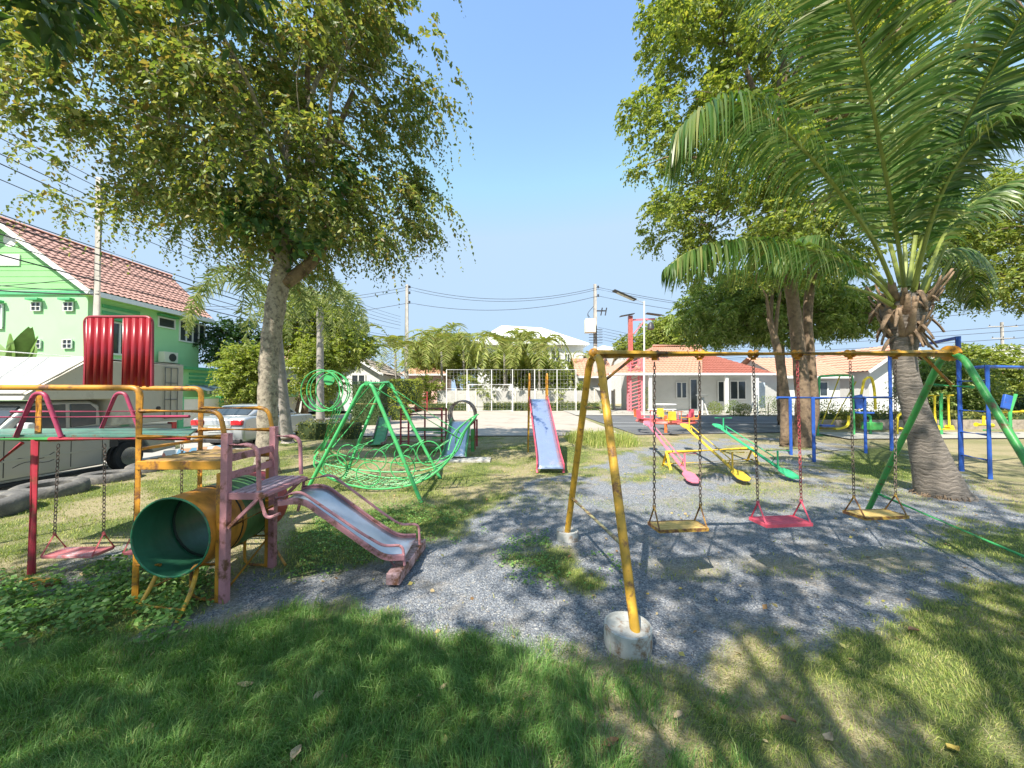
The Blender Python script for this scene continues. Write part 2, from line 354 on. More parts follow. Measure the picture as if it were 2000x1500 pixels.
lawn_m = leafmat("lawn_grass", [(.16, .24, .05), (.26, .34, .07), (.38, .41, .10), (.50, .47, .18), (.21, .31, .06)], .25, .6, (1.3, 1.4, .6))
dry_m = leafmat("dry_grass", [(.30, .25, .13), (.42, .35, .19), (.50, .43, .26), (.20, .22, .08), (.36, .30, .16)], .2, .7, (1.2, 1.1, .8))
lush_d = lambda x, y: (1 - gravel_f(x, y)) * np.clip(pdist(NEARL, x, y) / np.where(np.asarray(x) > .15, .6, .16) + .55 + (fbm(x, y, .5, 61) - .5) * 3 + (fbm(x, y, .13, 62) - .5) * 3, 0, 1)
x, y = scatter(165000, -4.6, 1.9, .75, 3.1, lush_d); n = len(x)
hh = (.04 + .11 * fbm(x, y, .3, 41)) * rng.uniform(.6, 1.25, n)
blades("lawn_grass", x, y, hh, rng.uniform(.002, .0042, n), 1.25, lush_m, "long soft green grass along the near edge of the lawn")
nd_ = lambda x, y: (1 - gravel_f(x, y)) * (pdist(NEARL, x, y) < .1) * green_f(x, y)
x, y = scatter(110000, .2, 6.0, .7, 3.6, lambda x, y: (1 - gravel_f(x, y)) * np.clip(green_f(x, y) * 1.3 + .18, 0, 1)); n = len(x)
blades("lawn_grass", x, y, (.022 + .04 * fbm(x, y, .35, 44)) * rng.uniform(.6, 1.3, n), rng.uniform(.002, .004, n), 1.3, lawn_m, "short green grass in the near right corner")
x, y = scatter(70000, .0, 6.0, .7, 3.4, lambda x, y: (1 - gravel_f(x, y)) * (1 - .7 * green_f(x, y))); n = len(x)
blades("dry_grass", x, y, rng.uniform(.012, .045, n), rng.uniform(.002, .004, n), 1.8, dry_m, "matted straw coloured grass in the near right corner")
def midd(x, y): return (1 - gravel_f(x, y) * .985) * np.clip(green_f(x, y) * 1.3, 0, 1) * np.clip(1.25 - (y - 3) / 11, .25, 1) * (x > -8.4) * (pdist(NEARL, x, y) < .05)
x, y = scatter(260000, -8.6, 9, 2.6, 14.1, midd); n = len(x)
blades("lawn_grass", x, y, (.018 + .035 * fbm(x, y, .6, 47)) * rng.uniform(.6, 1.4, n), rng.uniform(.005, .010, n), 1.2, lawn_m, "short yellowish lawn grass around the playground frames")
x, y = scatter(90000, -8.6, 9, 2.6, 14.1, lambda x, y: (1 - .96 * gravel_f(x, y)) * (1 - green_f(x, y)) * (x > -8.4)); n = len(x)
blades("dry_grass", x, y, rng.uniform(.012, .035, n), rng.uniform(.004, .009, n), 1.8, dry_m, "dry straw grass between the green patches")
x, y = scatter(9000, 1.9, 4.3, 11.3, 14.6, lambda x, y: np.clip(1.3 - np.hypot((x - 3.1) / 1.1, (y - 13) / 1.5), 0, 1)); n = len(x)
blades("tall_grass", x, y, rng.uniform(.12, .42, n), rng.uniform(.012, .022, n), .7, lawn_m, "tall unmown grass clump at the edge of the court")
def flat_leaves(P, size, m, name, lab, cat, up=.8):
    n = len(P); a = rng.uniform(0, 2 * np.pi, n); t = rng.uniform(-.5, .6, n)
    D = np.stack([np.cos(a) * np.cos(t), np.sin(a) * np.cos(t), np.sin(t)], -1); U = rng.normal(0, .45, (n, 3)) + [0, 0, 1]; S = np.cross(D, U); S /= np.linalg.norm(S, axis=1)[:, None]
    U = np.cross(S, D); s = size[:, None]
    vv = np.stack([P, P + D * s * .45 - S * s * .36 + U * s * .1, P + D * s, P + D * s * .45 + S * s * .36 + U * s * .1], 1).reshape(-1, 3)
    i = np.arange(n)[:, None] * 4; ff = np.concatenate([i + [0, 1, 2], i + [0, 2, 3]], 1).reshape(-1, 3)
    me = np_mesh(name, vv, ff, 3); me.materials.append(m); o = bpy.data.objects.new(name, me); COL.objects.link(o); return tag(o, lab, cat, kind="stuff")
weed_m = leafmat("weed_leaf", [(.08, .18, .045), (.13, .27, .06), (.20, .36, .09), (.32, .45, .14)], .3, .45, (1.3, 1.5, .6))
x, y = scatter(26000, -7.5, -1.6, 2.4, 3.9, lambda x, y: np.clip(pdist(WEED, x, y) / .2 + .3 + (fbm(x, y, .3, 91) - .52) * 6, 0, .85))
flat_leaves(np.stack([x, y, hgt(x, y) + rng.uniform(.01, .11, len(x)) * (.5 + fbm(x, y, .4, 17))], -1), rng.uniform(.02, .056, len(x)), weed_m, "weed_patch", "dark leafy weeds growing beneath the tunnel mouth", "weeds")
x, y = scatter(26000, -3.2, 1.4, 3.2, 5.8, lambda x, y: np.clip(np.maximum(pdist(WEED2, x, y), pdist(WEED3, x, y)) / .3 + .1 + (fbm(x, y, .35, 93) - .5) * 6, 0, .8))
flat_leaves(np.stack([x, y, hgt(x, y) + rng.uniform(.005, .05, len(x))], -1), rng.uniform(.018, .034, len(x)), weed_m, "weed_patch", "low creeping weeds beside the small metal chute", "weeds")
# gravel stones
x, y = scatter(90000, -3.4, 7, 2.0, 6.4, lambda x, y: gravel_f(x, y) ** 2 * np.clip(1.3 - (y - 2) / 4.4, .12, 1) * .75)
n = len(x); s = rng.uniform(.0025, .0085, n); oct_ = np.array([[1, 0, 0], [-1, 0, 0], [0, 1, 0], [0, -1, 0], [0, 0, .75], [0, 0, -.75]], float)
jit = rng.uniform(.65, 1.35, (n, 6, 1)); a = rng.uniform(0, 6.28, n); ca, sa = np.cos(a), np.sin(a)
vv = oct_[None] * jit * s[:, None, None]; vx = vv[..., 0] * ca[:, None] - vv[..., 1] * sa[:, None]; vy = vv[..., 0] * sa[:, None] + vv[..., 1] * ca[:, None]
vv = np.stack([vx + x[:, None], vy + y[:, None], vv[..., 2] + (hgt(x, y) + s * .3)[:, None]], -1).reshape(-1, 3)
of = np.array([[0, 2, 4], [2, 1, 4], [1, 3, 4], [3, 0, 4], [2, 0, 5], [1, 2, 5], [3, 1, 5], [0, 3, 5]])
ff = (np.arange(n)[:, None, None] * 6 + of[None]).reshape(-1, 3); me = np_mesh("gravel", vv, ff, 3)
stone_m = leafmat("gravel_stone", [(.09, .10, .12), (.17, .19, .225), (.27, .29, .325), (.20, .21, .225), (.34, .30, .25), (.42, .42, .41)], 0.0, .85)
me.materials.append(stone_m); o = bpy.data.objects.new("gravel", me); COL.objects.link(o); tag(o, "loose blue grey crushed stone under the swings", "gravel", kind="stuff")
# small leaf litter
litter_m = leafmat("litter", [(.25, .14, .06), (.42, .28, .13), (.50, .40, .22), (.30, .30, .08), (.55, .42, .12)], .15, .7, (1.2, 1.1, .8))
x = rng.uniform(-4, 7, 900); y = rng.uniform(1.2, 8.5, 900)
flat_leaves(np.stack([x, y, hgt(x, y) + .015], -1), rng.uniform(.012, .055, 900), litter_m, "leaf_litter", "scattered small dry leaves on gravel and lawn", "leaf litter")
# large fallen leaves, each one to be told apart
leaf_a = mat("dry_leaf", (.50, .37, .23), .7, var=.3, scale=14); leaf_b = mat("brown_leaf", (.30, .16, .08), .65, var=.3, scale=14); leaf_c = mat("yellow_leaf", (.62, .45, .10), .6, var=.25, scale=14)
def fallen(px, py, size, ang, m, lab):
    p = gr(px, py); p.z = float(hgt(p.x, p.y)) + .025; mb = MB(); dr = V((math.cos(ang), math.sin(ang), 0)); sd = V((-math.sin(ang), math.cos(ang), 0))
    prof = [0, .55, .9, 1, .8, .45, 0]; rnd = random.Random(px)
    k = [rnd.uniform(.8, 1.2) for _ in range(8)]
    mb.grid(lambda u, v: p + dr * (u - .5) * size + sd * (v - .5) * size * .5 * (np.interp(u * 6, range(7), prof) * k[int(u * 6)] + .04) + V((0, 0, size * (.16 * abs(v - .5) * 2 + .12 * math.sin(u * 3 + px) * 1))), 6, 4)
    o = mb.build("fallen_leaf", m, angle=180); return tag(o, lab, "leaf", "large dry leaves fallen on the grass")
fallen(480, 1345, .085, .3, leaf_a, "pale dry leaf lying highest on the dark green grass at left")
fallen(622, 1372, .07, 1.2, leaf_a, "pale dry leaf right of and below the one highest on the grass")
fallen(292, 1425, .06, -.4, leaf_a, "curled pale leaf leftmost on the dark green grass")
fallen(578, 1488, .08, 1.5, leaf_a, "pale leaf at the very bottom edge left of centre")
fallen(865, 1352, .05, .7, leaf_a, "small pale leaf on green grass left of the concrete footing")
fallen(1192, 1465, .085, .1, leaf_b, "brown leaf at the bottom edge below the near concrete footing")
fallen(1540, 1417, .075, -.1, leaf_b, "reddish brown leaf on the sunlit grass at lower right")
fallen(1618, 1447, .075, .5, leaf_a, "pale curled leaf just right of the reddish brown leaf")
fallen(1862, 1466, .08, .2, leaf_c, "yellow leaf in the bottom right corner of the lawn")
fallen(1785, 1238, .09, .1, leaf_b, "long brown leaf at the gravel edge on the right")
fallen(1325, 1408, .06, .4, leaf_a, "tan leaf on the dry grass right of the near footing")
fallen(1265, 1166, .05, .9, leaf_c, "small yellow green leaf on gravel behind the near footing")
# ------------------------------------------------------------------ playground equipment
def proj(p):
    d = V(p) - V((0, 0, CAMH)); y = d.y * math.cos(PITCH) + d.z * math.sin(PITCH); z = -d.y * math.sin(PITCH) + d.z * math.cos(PITCH)
    return 1000 + FPX * d.x / y, 750 - FPX * z / y
def seg_y(A, B, py):
    lo, hi = 0.0, 1.0; s = proj(B)[1] > proj(A)[1]
    for _ in range(30):
        m = (lo + hi) / 2
        if (proj(A.lerp(B, m))[1] < py) == s: lo = m
        else: hi = m
    return A.lerp(B, lo)
def chain(p, q, m, parent, name="chain", pitch=.034, wire=.0042):
    p = V(p); q = V(q); t = (q - p).normalized(); n, u = frame(t); k = max(2, int((q - p).length / pitch)); mb = MB(); st = (q - p) / k
    for i in range(k):
        c = p + st * (i + .5); s = n if i % 2 else u
        pts = [c + t * (math.cos(a) * pitch * .68) + s * (math.sin(a) * pitch * .34) for a in [2 * math.pi * j / 9 for j in range(9)]]
        mb.tube(pts, wire, 4, closed=True)
    return mb.build(name, m, parent)
def swing(P1, P2, zs, w, d, seat_mat, tri_mats, chain_mats, lab, group, tri_h=.17, slats=True, metal_hanger=True, yaw=None, shift=(0, 0)):
    c = (P1 + P2) / 2; c = V((c.x + shift[0], c.y + shift[1], zs)); ax = (P2 - P1); ax.z = 0; ax.normalize()
    if yaw is not None: ax = V((math.cos(yaw), math.sin(yaw), 0))
    ay = V((-ax.y, ax.x, 0)); t = thing("swing", c, lab, "swing", group)
    th = .028; mb = MB()
    if slats:
        ns = 4; sw = d / ns
        for i in range(ns):
            o_ = ay * ((i + .5) * sw - d / 2); mb.bar(c - ax * w / 2 + o_, c + ax * w / 2 + o_, .014, sw * .92) if False else mb.prism([c + o_ - ax * w / 2 - ay * sw * .46, c + o_ + ax * w / 2 - ay * sw * .46, c + o_ + ax * w / 2 + ay * sw * .46, c + o_ - ax * w / 2 + ay * sw * .46], (0, 0, -.016))
        mb.build("seat", seat_mat, t, bevel=.003)
        fr = MB(); co = [c + ax * (sx * (w / 2 + .006)) + ay * (sy * (d / 2 + .006)) + V((0, 0, -.012)) for sx, sy in ((-1, -1), (1, -1), (1, 1), (-1, 1))]
        for i in range(4): fr.bar(co[i], co[(i + 1) % 4], .014, .028)
        fr.build("seat_rim", tri_mats[0], t)
    else:
        mb.prism([c + ax * (sx * w / 2) + ay * (sy * d / 2) for sx, sy in ((-1, -1), (1, -1), (1, 1), (-1, 1))], (0, 0, -.03)); mb.build("seat", seat_mat, t, bevel=.006)
    for i, (P, sgn) in enumerate(((P1, -1), (P2, 1))):
        e = c + ax * (sgn * w / 2); apex = V((e.x * .6 + P.x * .4, e.y * .6 + P.y * .4, zs + tri_h)) if False else e + (P - e) * (tri_h / (P.z - zs))
        tr = MB(); tr.tube([e - ay * d / 2 + V((0, 0, -.01)), apex], .0075, 6); tr.tube([e + ay * d / 2 + V((0, 0, -.01)), apex], .0075, 6)
        tr.ring(apex, ay, .012, .005, 10, 5); tr.build("seat_hanger", tri_mats[i], t)
        chain(P + V((0, 0, -.03)), apex, chain_mats[i], t)
    return t
# ---- foreground swing frame ------------------------------------------------
A1 = at(1164, 692, 3.35); B1 = at(1858, 690, 3.72)
nf1 = gr(1241, 1228, .12); ff1 = gr(1108, 1035, .12)
nf2 = V((3.92, 2.28, 0)); ff2 = gr(1690, 1003)
sw = thing("swing_set", V(((A1.x + B1.x) / 2, (A1.y + B1.y) / 2, 0)), "large yellow swing frame with a round beam, its right legs green, in the foreground", "swing set")
R1 = .034
MB().tube([A1 + (A1 - B1).normalized() * .03, B1 + (B1 - A1).normalized() * .05], .042, 14).build("top_bar", yellow, sw)
top1 = A1 + V((-.01, 0, -.012))
def leg(foot, apex, m, r=.034, spread=.11, parent=sw, n=8):
    h = V((foot.x - apex.x, foot.y - apex.y, 0)).normalized(); s = apex + h * spread * .35
    pts = fillet([apex, s + h * spread + V((0, 0, -.05)), foot + V((0, 0, -.03))], .16, 7)
    return MB().tube(pts, r, 12).build("leg", m, parent)
leg(nf1, top1, yellow); leg(ff1, top1, yellow)
topR = B1 + V((0, 0, -.01)); leg(nf2, topR, green, .029); leg(ff2, topR, green, .031)
d1 = (B1 - A1).normalized()
fl = MB(); fl.tube([B1 - d1 * .035, B1 + d1 * .012], .078, 20); fl.tube([B1 + d1 * .012, B1 + d1 * .07], .042, 14); fl.build("end_flange", dyellow, sw)
fl = MB(); fl.ball(A1 + V((-.02, 0, .01)), .047, 12); fl.build("end_cap", dyellow, sw)
p = seg_y(top1, ff1, 973); q = seg_y(top1, nf1, 1065); cream = paint("cream_paint", (.52, .44, .18), .18)
MB().tube([p, q], .017, 8).build("lower_brace", cream, sw)
MB().tube([seg_y(top1, ff1, 796), seg_y(top1, nf1, 796)], .018, 8).build("upper_brace", cream, sw)
MB().tube([A1.lerp(B1, .095) + V((0, 0, -.03)), seg_y(top1, nf1, 752)], .017, 8).build("corner_brace", dyellow, sw)
ul = seg_y(topR, ff2, 752); ur = seg_y(topR, nf2, 756)
MB().tube([ul, ur], .016, 8).build("upper_brace", bgreen, sw)
MB().tube([B1.lerp(A1, .085) + V((0, 0, -.03)), ul.lerp(ur, .5)], .014, 8).build("corner_brace", dyellow, sw)
lr = V(nf2).lerp(topR, .17); MB().tube([seg_y(topR, ff2, 963), lr], .018, 8).build("lower_brace", bgreen, sw)
for px in (1278, 1366, 1471, 1557, 1660, 1748):                       # bearing hangers under the beam
    t_ = (px - 1164) / (1858 - 1164); P = A1 + (B1 - A1) * (t_ * 3.35 / (3.72 - t_ * (3.72 - 3.35)))
    h = MB(); h.tube([P - d1 * .03, P + d1 * .03], .040, 12); h.tube([P + V((0, 0, -.03)), P + V((0, 0, -.058))], .026, 10); h.build("bearing", dyellow, sw)
def onbar(px):
    t_ = (px - 1164) / (1858 - 1164); return A1 + (B1 - A1) * (t_ * 3.35 / (3.72 - t_ * (3.72 - 3.35))) + V((0, 0, -.045))
oldwood = mat("weathered_yellow", (.58, .40, .13), .8, var=.3, scale=14, dirt=(.25, .18, .11), dirt_amt=.38, dscale=7)
yel_sw = paint("worn_yellow", (.55, .34, .06), .22)
swing(onbar(1278), onbar(1366), .487, .445, .20, oldwood, (yel_sw, yel_sw), (chainm, chainm), "yellow wooden swing on rusty chains nearest the left legs of the big frame", "swings under the big yellow beam", shift=(-.02, -.02))
swing(onbar(1471), onbar(1557), .50, .44, .20, hotpink, (hotpink, hotpink), (chainm, redchain), "pinkish red swing in the middle under the big yellow beam", "swings under the big yellow beam", shift=(.0, -.03))
swing(onbar(1660), onbar(1748), .515, .45, .20, oldwood, (yel_sw, yel_sw), (chainm, chainm), "worn yellow slatted swing nearest the green legs", "swings under the big yellow beam", shift=(.01, .02))
def footing(c, r, h, lab):
    c = V((c.x, c.y, -.03)); t = thing("concrete_footing", c, lab, "concrete footing", "round concrete footings")
    MB().lathe(c, [(r * .97, 0), (r, h * .4), (r * .985, h + .018), (r * .90, h + .022), (r * .87, h + .005), (r * .6, h - .004), (r * .2, h + .004)], 36).build("block", footm, t, angle=50)
    return t
footm = mat("painted_footing", (.50, .50, .47), .85, var=.18, scale=5, bump=.6, bscale=30, dirt=(.24, .15, .09), dirt_amt=.45, dscale=7)
footing(gr(1226, 1222, .12), .158, .14, "round whitish concrete block holding the nearest leg of the swing frame")
footing(ff1, .125, .13, "round pale concrete block at the far left leg of the swing frame")
# ---- play structure on the left -------------------------------------------
X0, X1, XS, YF, YR = -3.05, -2.33, -2.03, 3.03, 3.63
ZB_ = 1.255
ps = thing("play_structure", V(((X0 + X1) / 2, 3.3, 0)), "yellow and pink pipe play structure with a tunnel, platforms and a small chute", "play structure")
PB = lambda n, mb, m, par=None, **k: mb.build(n, m, par or ps, **k)
for y in (YF, YR):                                                     # left posts bend over into the top rail
    PB("post", MB().tube(fillet([(X0, y, 0), (X0, y, 1.735), (-4.62 if y == YR else -5.6, y, 1.745)], .07, 6), .0235, 10), dyellow)
PB("post", MB().tube([(-4.64, YR, 1.74), (-4.64, YR, ZB_ + .04)], .024, 10), dyellow)
for y in (YF, YR):
    PB("corner_post", MB().box((X1, y, .68), (.058, .058, 1.37)), pink, bevel=.006)
    PB("corner_post", MB().box((X1 - .05, y, .52), (.036, .036, 1.04)), dyellow, bevel=.004)
    PB("guard_rail", MB().tube([(X0, y, 1.335), (X1 - .03, y, 1.335)], .021, 10), dyellow)
    PB("guard_loop", MB().tube(fillet([(X0, y, 1.545), (X1 - .06, y, 1.545), (X1 - .02, y, 1.35)], .09, 6), .019, 10), dyellow)
    PB("hand_loop", MB().tube(fillet([(X1, y, 1.27), (XS - .045, y, 1.27), (XS - .03, y, .90)], .10, 6), .018, 10), pink)
for y in (YF, YR): PB("platform_beam", MB().bar((X0, y, 1.105), (X1 - .03, y, 1.105), .03, .07), dyellow, bevel=.004)
dk = MB()
for i in range(9):
    y = YF + .035 + i * (YR - YF - .07) / 8; dk.bx(X0 + .01, X1 - .035, y - .0165, y + .0165, 1.12, 1.143)
PB("platform", dk, mat("faded_wood", (.50, .33, .12), .7, var=.35, scale=10, dirt=(.25, .17, .11), dirt_amt=.45), bevel=.003)
sd = MB(); sd.bar((X0, YF, 1.235), (X0, YR, 1.235), .05, .02); PB("side_board", sd, dyellow)
for z in (1.155, 1.01): PB("ladder_board", MB().bar((X1, YF, z), (X1, YR, z), .02, .062), pink, bevel=.004)
st = MB(); st.bar((X1, YF, .855), (XS, YF, .855), .03, .055); st.bar((X1, YR, .855), (XS, YR, .855), .03, .055); st.bar((XS, YF - .015, .858), (XS, YR + .015, .858), .06, .03)
PB("step_frame", st, pink, bevel=.004)
st = MB()
for i in range(4):
    x = X1 + .05 + i * .068; st.bx(x - .022, x + .022, YF, YR, .872, .888)
PB("step", st, mat("faded_pink", (.50, .36, .40), .7, var=.3, scale=9, dirt=(.33, .2, .2), dirt_amt=.4), bevel=.003)
for y in (YF, YR): PB("step_brace", MB().bar((X1 + .03, y, .60), (XS - .03, y, .84), .04, .024), pink)
PB("end_pipe", MB().tube(fillet([(XS - .02, YF, .83), (XS + .02, YF + .02, .66), (XS + .12, YF + .04, .70)], .07), .014, 8), pink)
PB("end_pipe", MB().tube(fillet([(XS, YR, .84), (XS - .02, YR, .70), (XS - .04, YR - .03, .55)], .05), .014, 8), pink)
PB("cross_pipe", MB().tube([(X1 + .03, YF, .60), (XS + .01, YF + .12, .74)], .012, 8), dyellow)
# tunnel
tc_ = V((-2.70, 0, .55)); Y0_, Y1_ = 2.95, 3.98; RT = .31
tun = MB().grid(lambda u, v: (tc_.x + RT * math.cos(2 * math.pi * u), Y0_ + (Y1_ - Y0_) * v, tc_.z + RT * math.sin(2 * math.pi * u)), 48, 12)
tm, nt, b = nodes("tunnel_paint"); L = nt.links.new
g = N(nt, "ShaderNodeNewGeometry"); tcn = N(nt, "ShaderNodeTexCoord"); sx = N(nt, "ShaderNodeSeparateXYZ"); L(tcn.outputs["Object"], sx.inputs[0])
o0 = ORG[ps.name].y; r0 = Y0_ - o0; r1 = Y1_ - o0; mr = N(nt, "ShaderNodeMapRange"); L(sx.outputs[1], mr.inputs[0]); mr.inputs[1].default_value = r0; mr.inputs[2].default_value = r1
rp = ramp(nt, mr.outputs[0], [(0, (.60, .27, .04)), (.40, (.09, .22, .07)), (.79, (.46, .05, .07))]); rp.color_ramp.interpolation = 'CONSTANT'
ns = N(nt, "ShaderNodeTexNoise", Scale=5.0, Detail=9.0, Roughness=.7); mp = N(nt, "ShaderNodeMapping"); mp.inputs[3].default_value = (1, 1, .35); L(tcn.outputs["Object"], mp.inputs[0]); L(mp.outputs[0], ns.inputs[0])
rr = ramp(nt, ns.outputs[0], [(.35, (.45, .42, .38)), (.5, (1, 1, 1)), (.75, (1.0, 1.0, 1.0))]); mu = N(nt, "ShaderNodeMix", data_type='RGBA', blend_type='MULTIPLY'); mu.inputs[0].default_value = .8; L(rp.outputs[0], mu.inputs[6]); L(rr.outputs[0], mu.inputs[7])
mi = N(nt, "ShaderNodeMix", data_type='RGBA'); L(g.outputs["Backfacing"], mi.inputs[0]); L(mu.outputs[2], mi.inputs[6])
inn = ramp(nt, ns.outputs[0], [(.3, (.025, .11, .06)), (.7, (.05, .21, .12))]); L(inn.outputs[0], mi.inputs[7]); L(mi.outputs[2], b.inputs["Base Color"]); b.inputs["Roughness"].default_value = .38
# outward faces: check orientation
o = tun.build("tunnel", tm, ps)
if o.data.polygons[0].normal.dot(V((math.cos(.06), 0, math.sin(.06)))) < 0: o.data.flip_normals()
rim = MB(); rim.ring((tc_.x, Y0_, tc_.z), (0, 1, 0), RT, .008, 48, 6); rim.build("tunnel_rim", paint("dark_green_rim", (.03, .18, .09), .1), o)
for y in (Y0_ + .36, Y0_ + .72): MB().ring((tc_.x, y, tc_.z), (0, 1, 0), RT - .006, .012, 48, 5).build("tunnel_seam", mat("seam_black", (.015, .03, .02), .6), o)
for y, s_ in ((Y0_ + .04, -1),):
    a = gr(345, 1216); bq = gr(262, 1200); ya = y
    PB("tunnel_leg", MB().tube(fillet([(a.x, a.y, 0), (a.x + .02, a.y + .10, .17), (-2.56, ya + .05, .262)], .1), .0155, 8), yellow)
    PB("tunnel_leg", MB().tube(fillet([(bq.x, bq.y, 0), (bq.x + .02, bq.y + .08, .12), (-2.86, ya + .05, .272)], .1), .0155, 8), yellow)
    PB("tunnel_stretcher", MB().tube([(bq.x + .01, bq.y + .03, .055), (a.x + .01, a.y + .06, .055)], .011, 8), yellow)
PB("tunnel_leg", MB().tube([(-2.56, Y1_ - .12, .265), (-2.2, Y1_ - .35, .02)], .012, 8), dyellow)
PB("tunnel_leg", MB().tube([(-2.86, Y1_ - .12, .275), (-3.1, Y1_ - .1, .0)], .012, 8), dyellow)
for y in (YF, YR):
    PB("foot_loop", MB().tube(fillet([(X1 - .06, y, .305), (X1 - .27, y, .30), (X1 - .27, y, .03), (X1 - .06, y, .02)], .08), .0125, 8), dyellow)
    PB("low_rail", MB().tube([(X0 + .01, y, .30), (X0 + .2, y, .30)], .0125, 8), dyellow)
PB("low_rail", MB().tube([(X1 - .05, YF + .1, .055), (X1 - .05, YR, .28)], .010, 8), dyellow)
PB("low_rail", MB().tube([(X0, YF, .05), (-2.62, YR, .24)], .013, 8), dyellow)
# small metal chute
def chute(parent, path, wl, wr, bedm, edgem, undm, lip=.055, n=14):
    """path: centre line points, wl/wr half width vectors"""
    pts = fillet(path, .16, 6); bed = MB(); m = len(pts)
    W = [V(wl).lerp(V(wr), i / (m - 1)) for i in range(m)]
    bed.grid(lambda u, v: pts[min(m - 1, int(round(u * (m - 1))))] + W[min(m - 1, int(round(u * (m - 1))))] * (v * 2 - 1), m - 1, 6)
    o = bed.build("chute_bed", bedm, parent, solid=.006)
    for s in (-1, 1):
        e = MB(); L_ = [pts[i] + W[i] * s * 1.02 for i in range(m)]
        for i in range(m - 1): e.prism([L_[i] + V((0, 0, -.012)), L_[i + 1] + V((0, 0, -.012)), L_[i + 1] + V((0, 0, lip)), L_[i] + V((0, 0, lip))], W[i].normalized() * s * .012)
        e.tube([q + V((0, 0, lip)) for q in L_], .011, 6); e.build("chute_side", edgem, parent)
    return o
cp = [(-1.99, 3.36, .76), (-1.80, 3.39, .775), (-1.30, 3.48, .36), (-1.13, 3.53, .225), (-.98, 3.60, .205)]
chute(ps, cp, (-.03, .235, 0), (-.01, .235, 0), steel, pink, green, lip=.03)
hp = [(-2.0, 3.15, .80), (-1.80, 3.16, .86), (-1.31, 3.25, .47), (-1.14, 3.31, .335), (-.985, 3.37, .32), (-.97, 3.37, .14)]
PB("chute_handrail", MB().tube(fillet(hp, .06), .0125, 8), pink)
hp2 = [(-2.03, 3.62, .84), (-1.76, 3.62, .90), (-1.29, 3.71, .50), (-1.13, 3.76, .365), (-.955, 3.82, .35), (-.945, 3.82, .14)]
PB("chute_handrail", MB().tube(fillet(hp2, .06), .0125, 8), pink)
PB("chute_foot", MB().bar((-1.035, 3.24, .075), (-.985, 4.02, .075), .12, .10), paint("worn_pink", (.52, .33, .33), .2, .6), bevel=.008)
PB("chute_strut", MB().tube([(-1.2, 3.45, .24), (-1.04, 3.38, .1)], .01, 6), pink)
# red ribbed panels above the rear rail
def pp(px, py, Y): return at(px, py, Y)
rp_ = MB(); L0 = at(166, 757, YR + .0); L1 = at(166, 619, YR); Rr0 = at(297, 757, YR); Rr1 = at(297, 619, YR)
PB("panel_frame", MB().tube(fillet([L0, L1, Rr1, Rr0], .07, 6), .0155, 10), paint("maroon_paint", (.30, .03, .05), .05))
redp = mat("ribbed_red", (.30, .014, .022), .32, var=.12, bump=.05)
for a, bb in ((.012, .43), (.56, .985)):
    xa = L0.x + (Rr0.x - L0.x) * a; xb = L0.x + (Rr0.x - L0.x) * bb; n_ = 48
    PB("ribbed_panel", MB().grid(lambda u, v: (xa + (xb - xa) * u, YR - .012 + .014 * (1 if (u * 4) % 1 < .42 else -1) * min(1, 8 * min((u * 4) % 1, 1 - (u * 4) % 1)), L0.z + .015 + (L1.z - L0.z - .03) * v), n_, 1), redp, angle=25, solid=.004)
# low bridge deck with arches and the side swing beam
YB, YC, ZB = 3.50, 4.14, 1.255
PB("swing_beam", MB().tube([(-5.6, YB, ZB), (-4.36, YB, ZB)], .023, 10), green)
PB("swing_beam", MB().tube([(-4.36, YB, ZB), (-3.05, YB, ZB + .01)], .023, 10), red)
PB("swing_beam", MB().tube([(-5.6, YC, ZB), (-3.5, YC, ZB + .01)], .020, 10), red)
PB("bridge_deck", MB().prism([(-5.6, YB + .02, ZB + .022), (-3.07, YB + .02, ZB + .022), (-3.5, YC - .02, ZB + .022), (-5.6, YC - .02, ZB + .022)], (0, 0, .02)), paint("teal_deck", (.09, .24, .19), .1, .35))
PB("bridge_post", MB().tube([(-4.50, YB, ZB), (-4.50, YB, 0)], .028, 10), red)
PB("bridge_post", MB().tube([(-5.9, YC, ZB), (-5.9, YC, 0)], .024, 10), red)
PB("bridge_brace", MB().tube([(-4.62, YB, ZB - .03), (-4.95, YB - .1, .85)], .016, 8), red)
for xc, y in ((-4.47, YB), (-4.36 - .02, YC), (-5.3, YB)):
    PB("bridge_arch", MB().tube(fillet([(xc - .215, y, ZB + .02), (xc - .05, y, ZB + .435), (xc + .05, y, ZB + .435), (xc + .215, y, ZB + .02)], .14, 8), .0185, 10), paint("magenta_paint", (.42, .05, .12), .08))
for y, z, xe_ in ((YB, ZB + .205, -3.05), (YC, ZB + .225, -3.5)): PB("bridge_rail", MB().tube([(-5.6, y, z), (xe_, y, z + .01)], .015, 8), paint("magenta_paint", (.42, .05, .12), .08))
swing(V((-4.305, YB + .02, ZB - .02)), V((-3.865, YB + .02, ZB - .02)), .205, .45, .20, mat("faded_red_seat", (.55, .16, .17), .6, var=.35, scale=7, dirt=(.6, .5, .5), dirt_amt=.42), (redchain, redchain), (chainm, chainm), "low faded red swing under the red beam left of the tunnel", "swings under the red side beam", tri_h=.16, slats=False, yaw=R(2))
swing(V((-3.56, YB + .02, ZB - .02)), V((-3.13, YB + .02, ZB - .02)), .235, .44, .20, mat("faded_red_seat", (.55, .16, .17)), (redchain, redchain), (chainm, chainm), "low red swing half hidden behind the tunnel", "swings under the red side beam", tri_h=.16, slats=False)
pl = MB(); pl.bar(gr(-30, 1146) + V((0, 0, .03)), gr(118, 1146) + V((0, 0, .03)), .07, .03)
tag(pl.build("plank", paint("red_yellow_paint", (.62, .10, .05), .3), bevel=.004), "red painted plank lying in the weeds at the left edge", "plank")
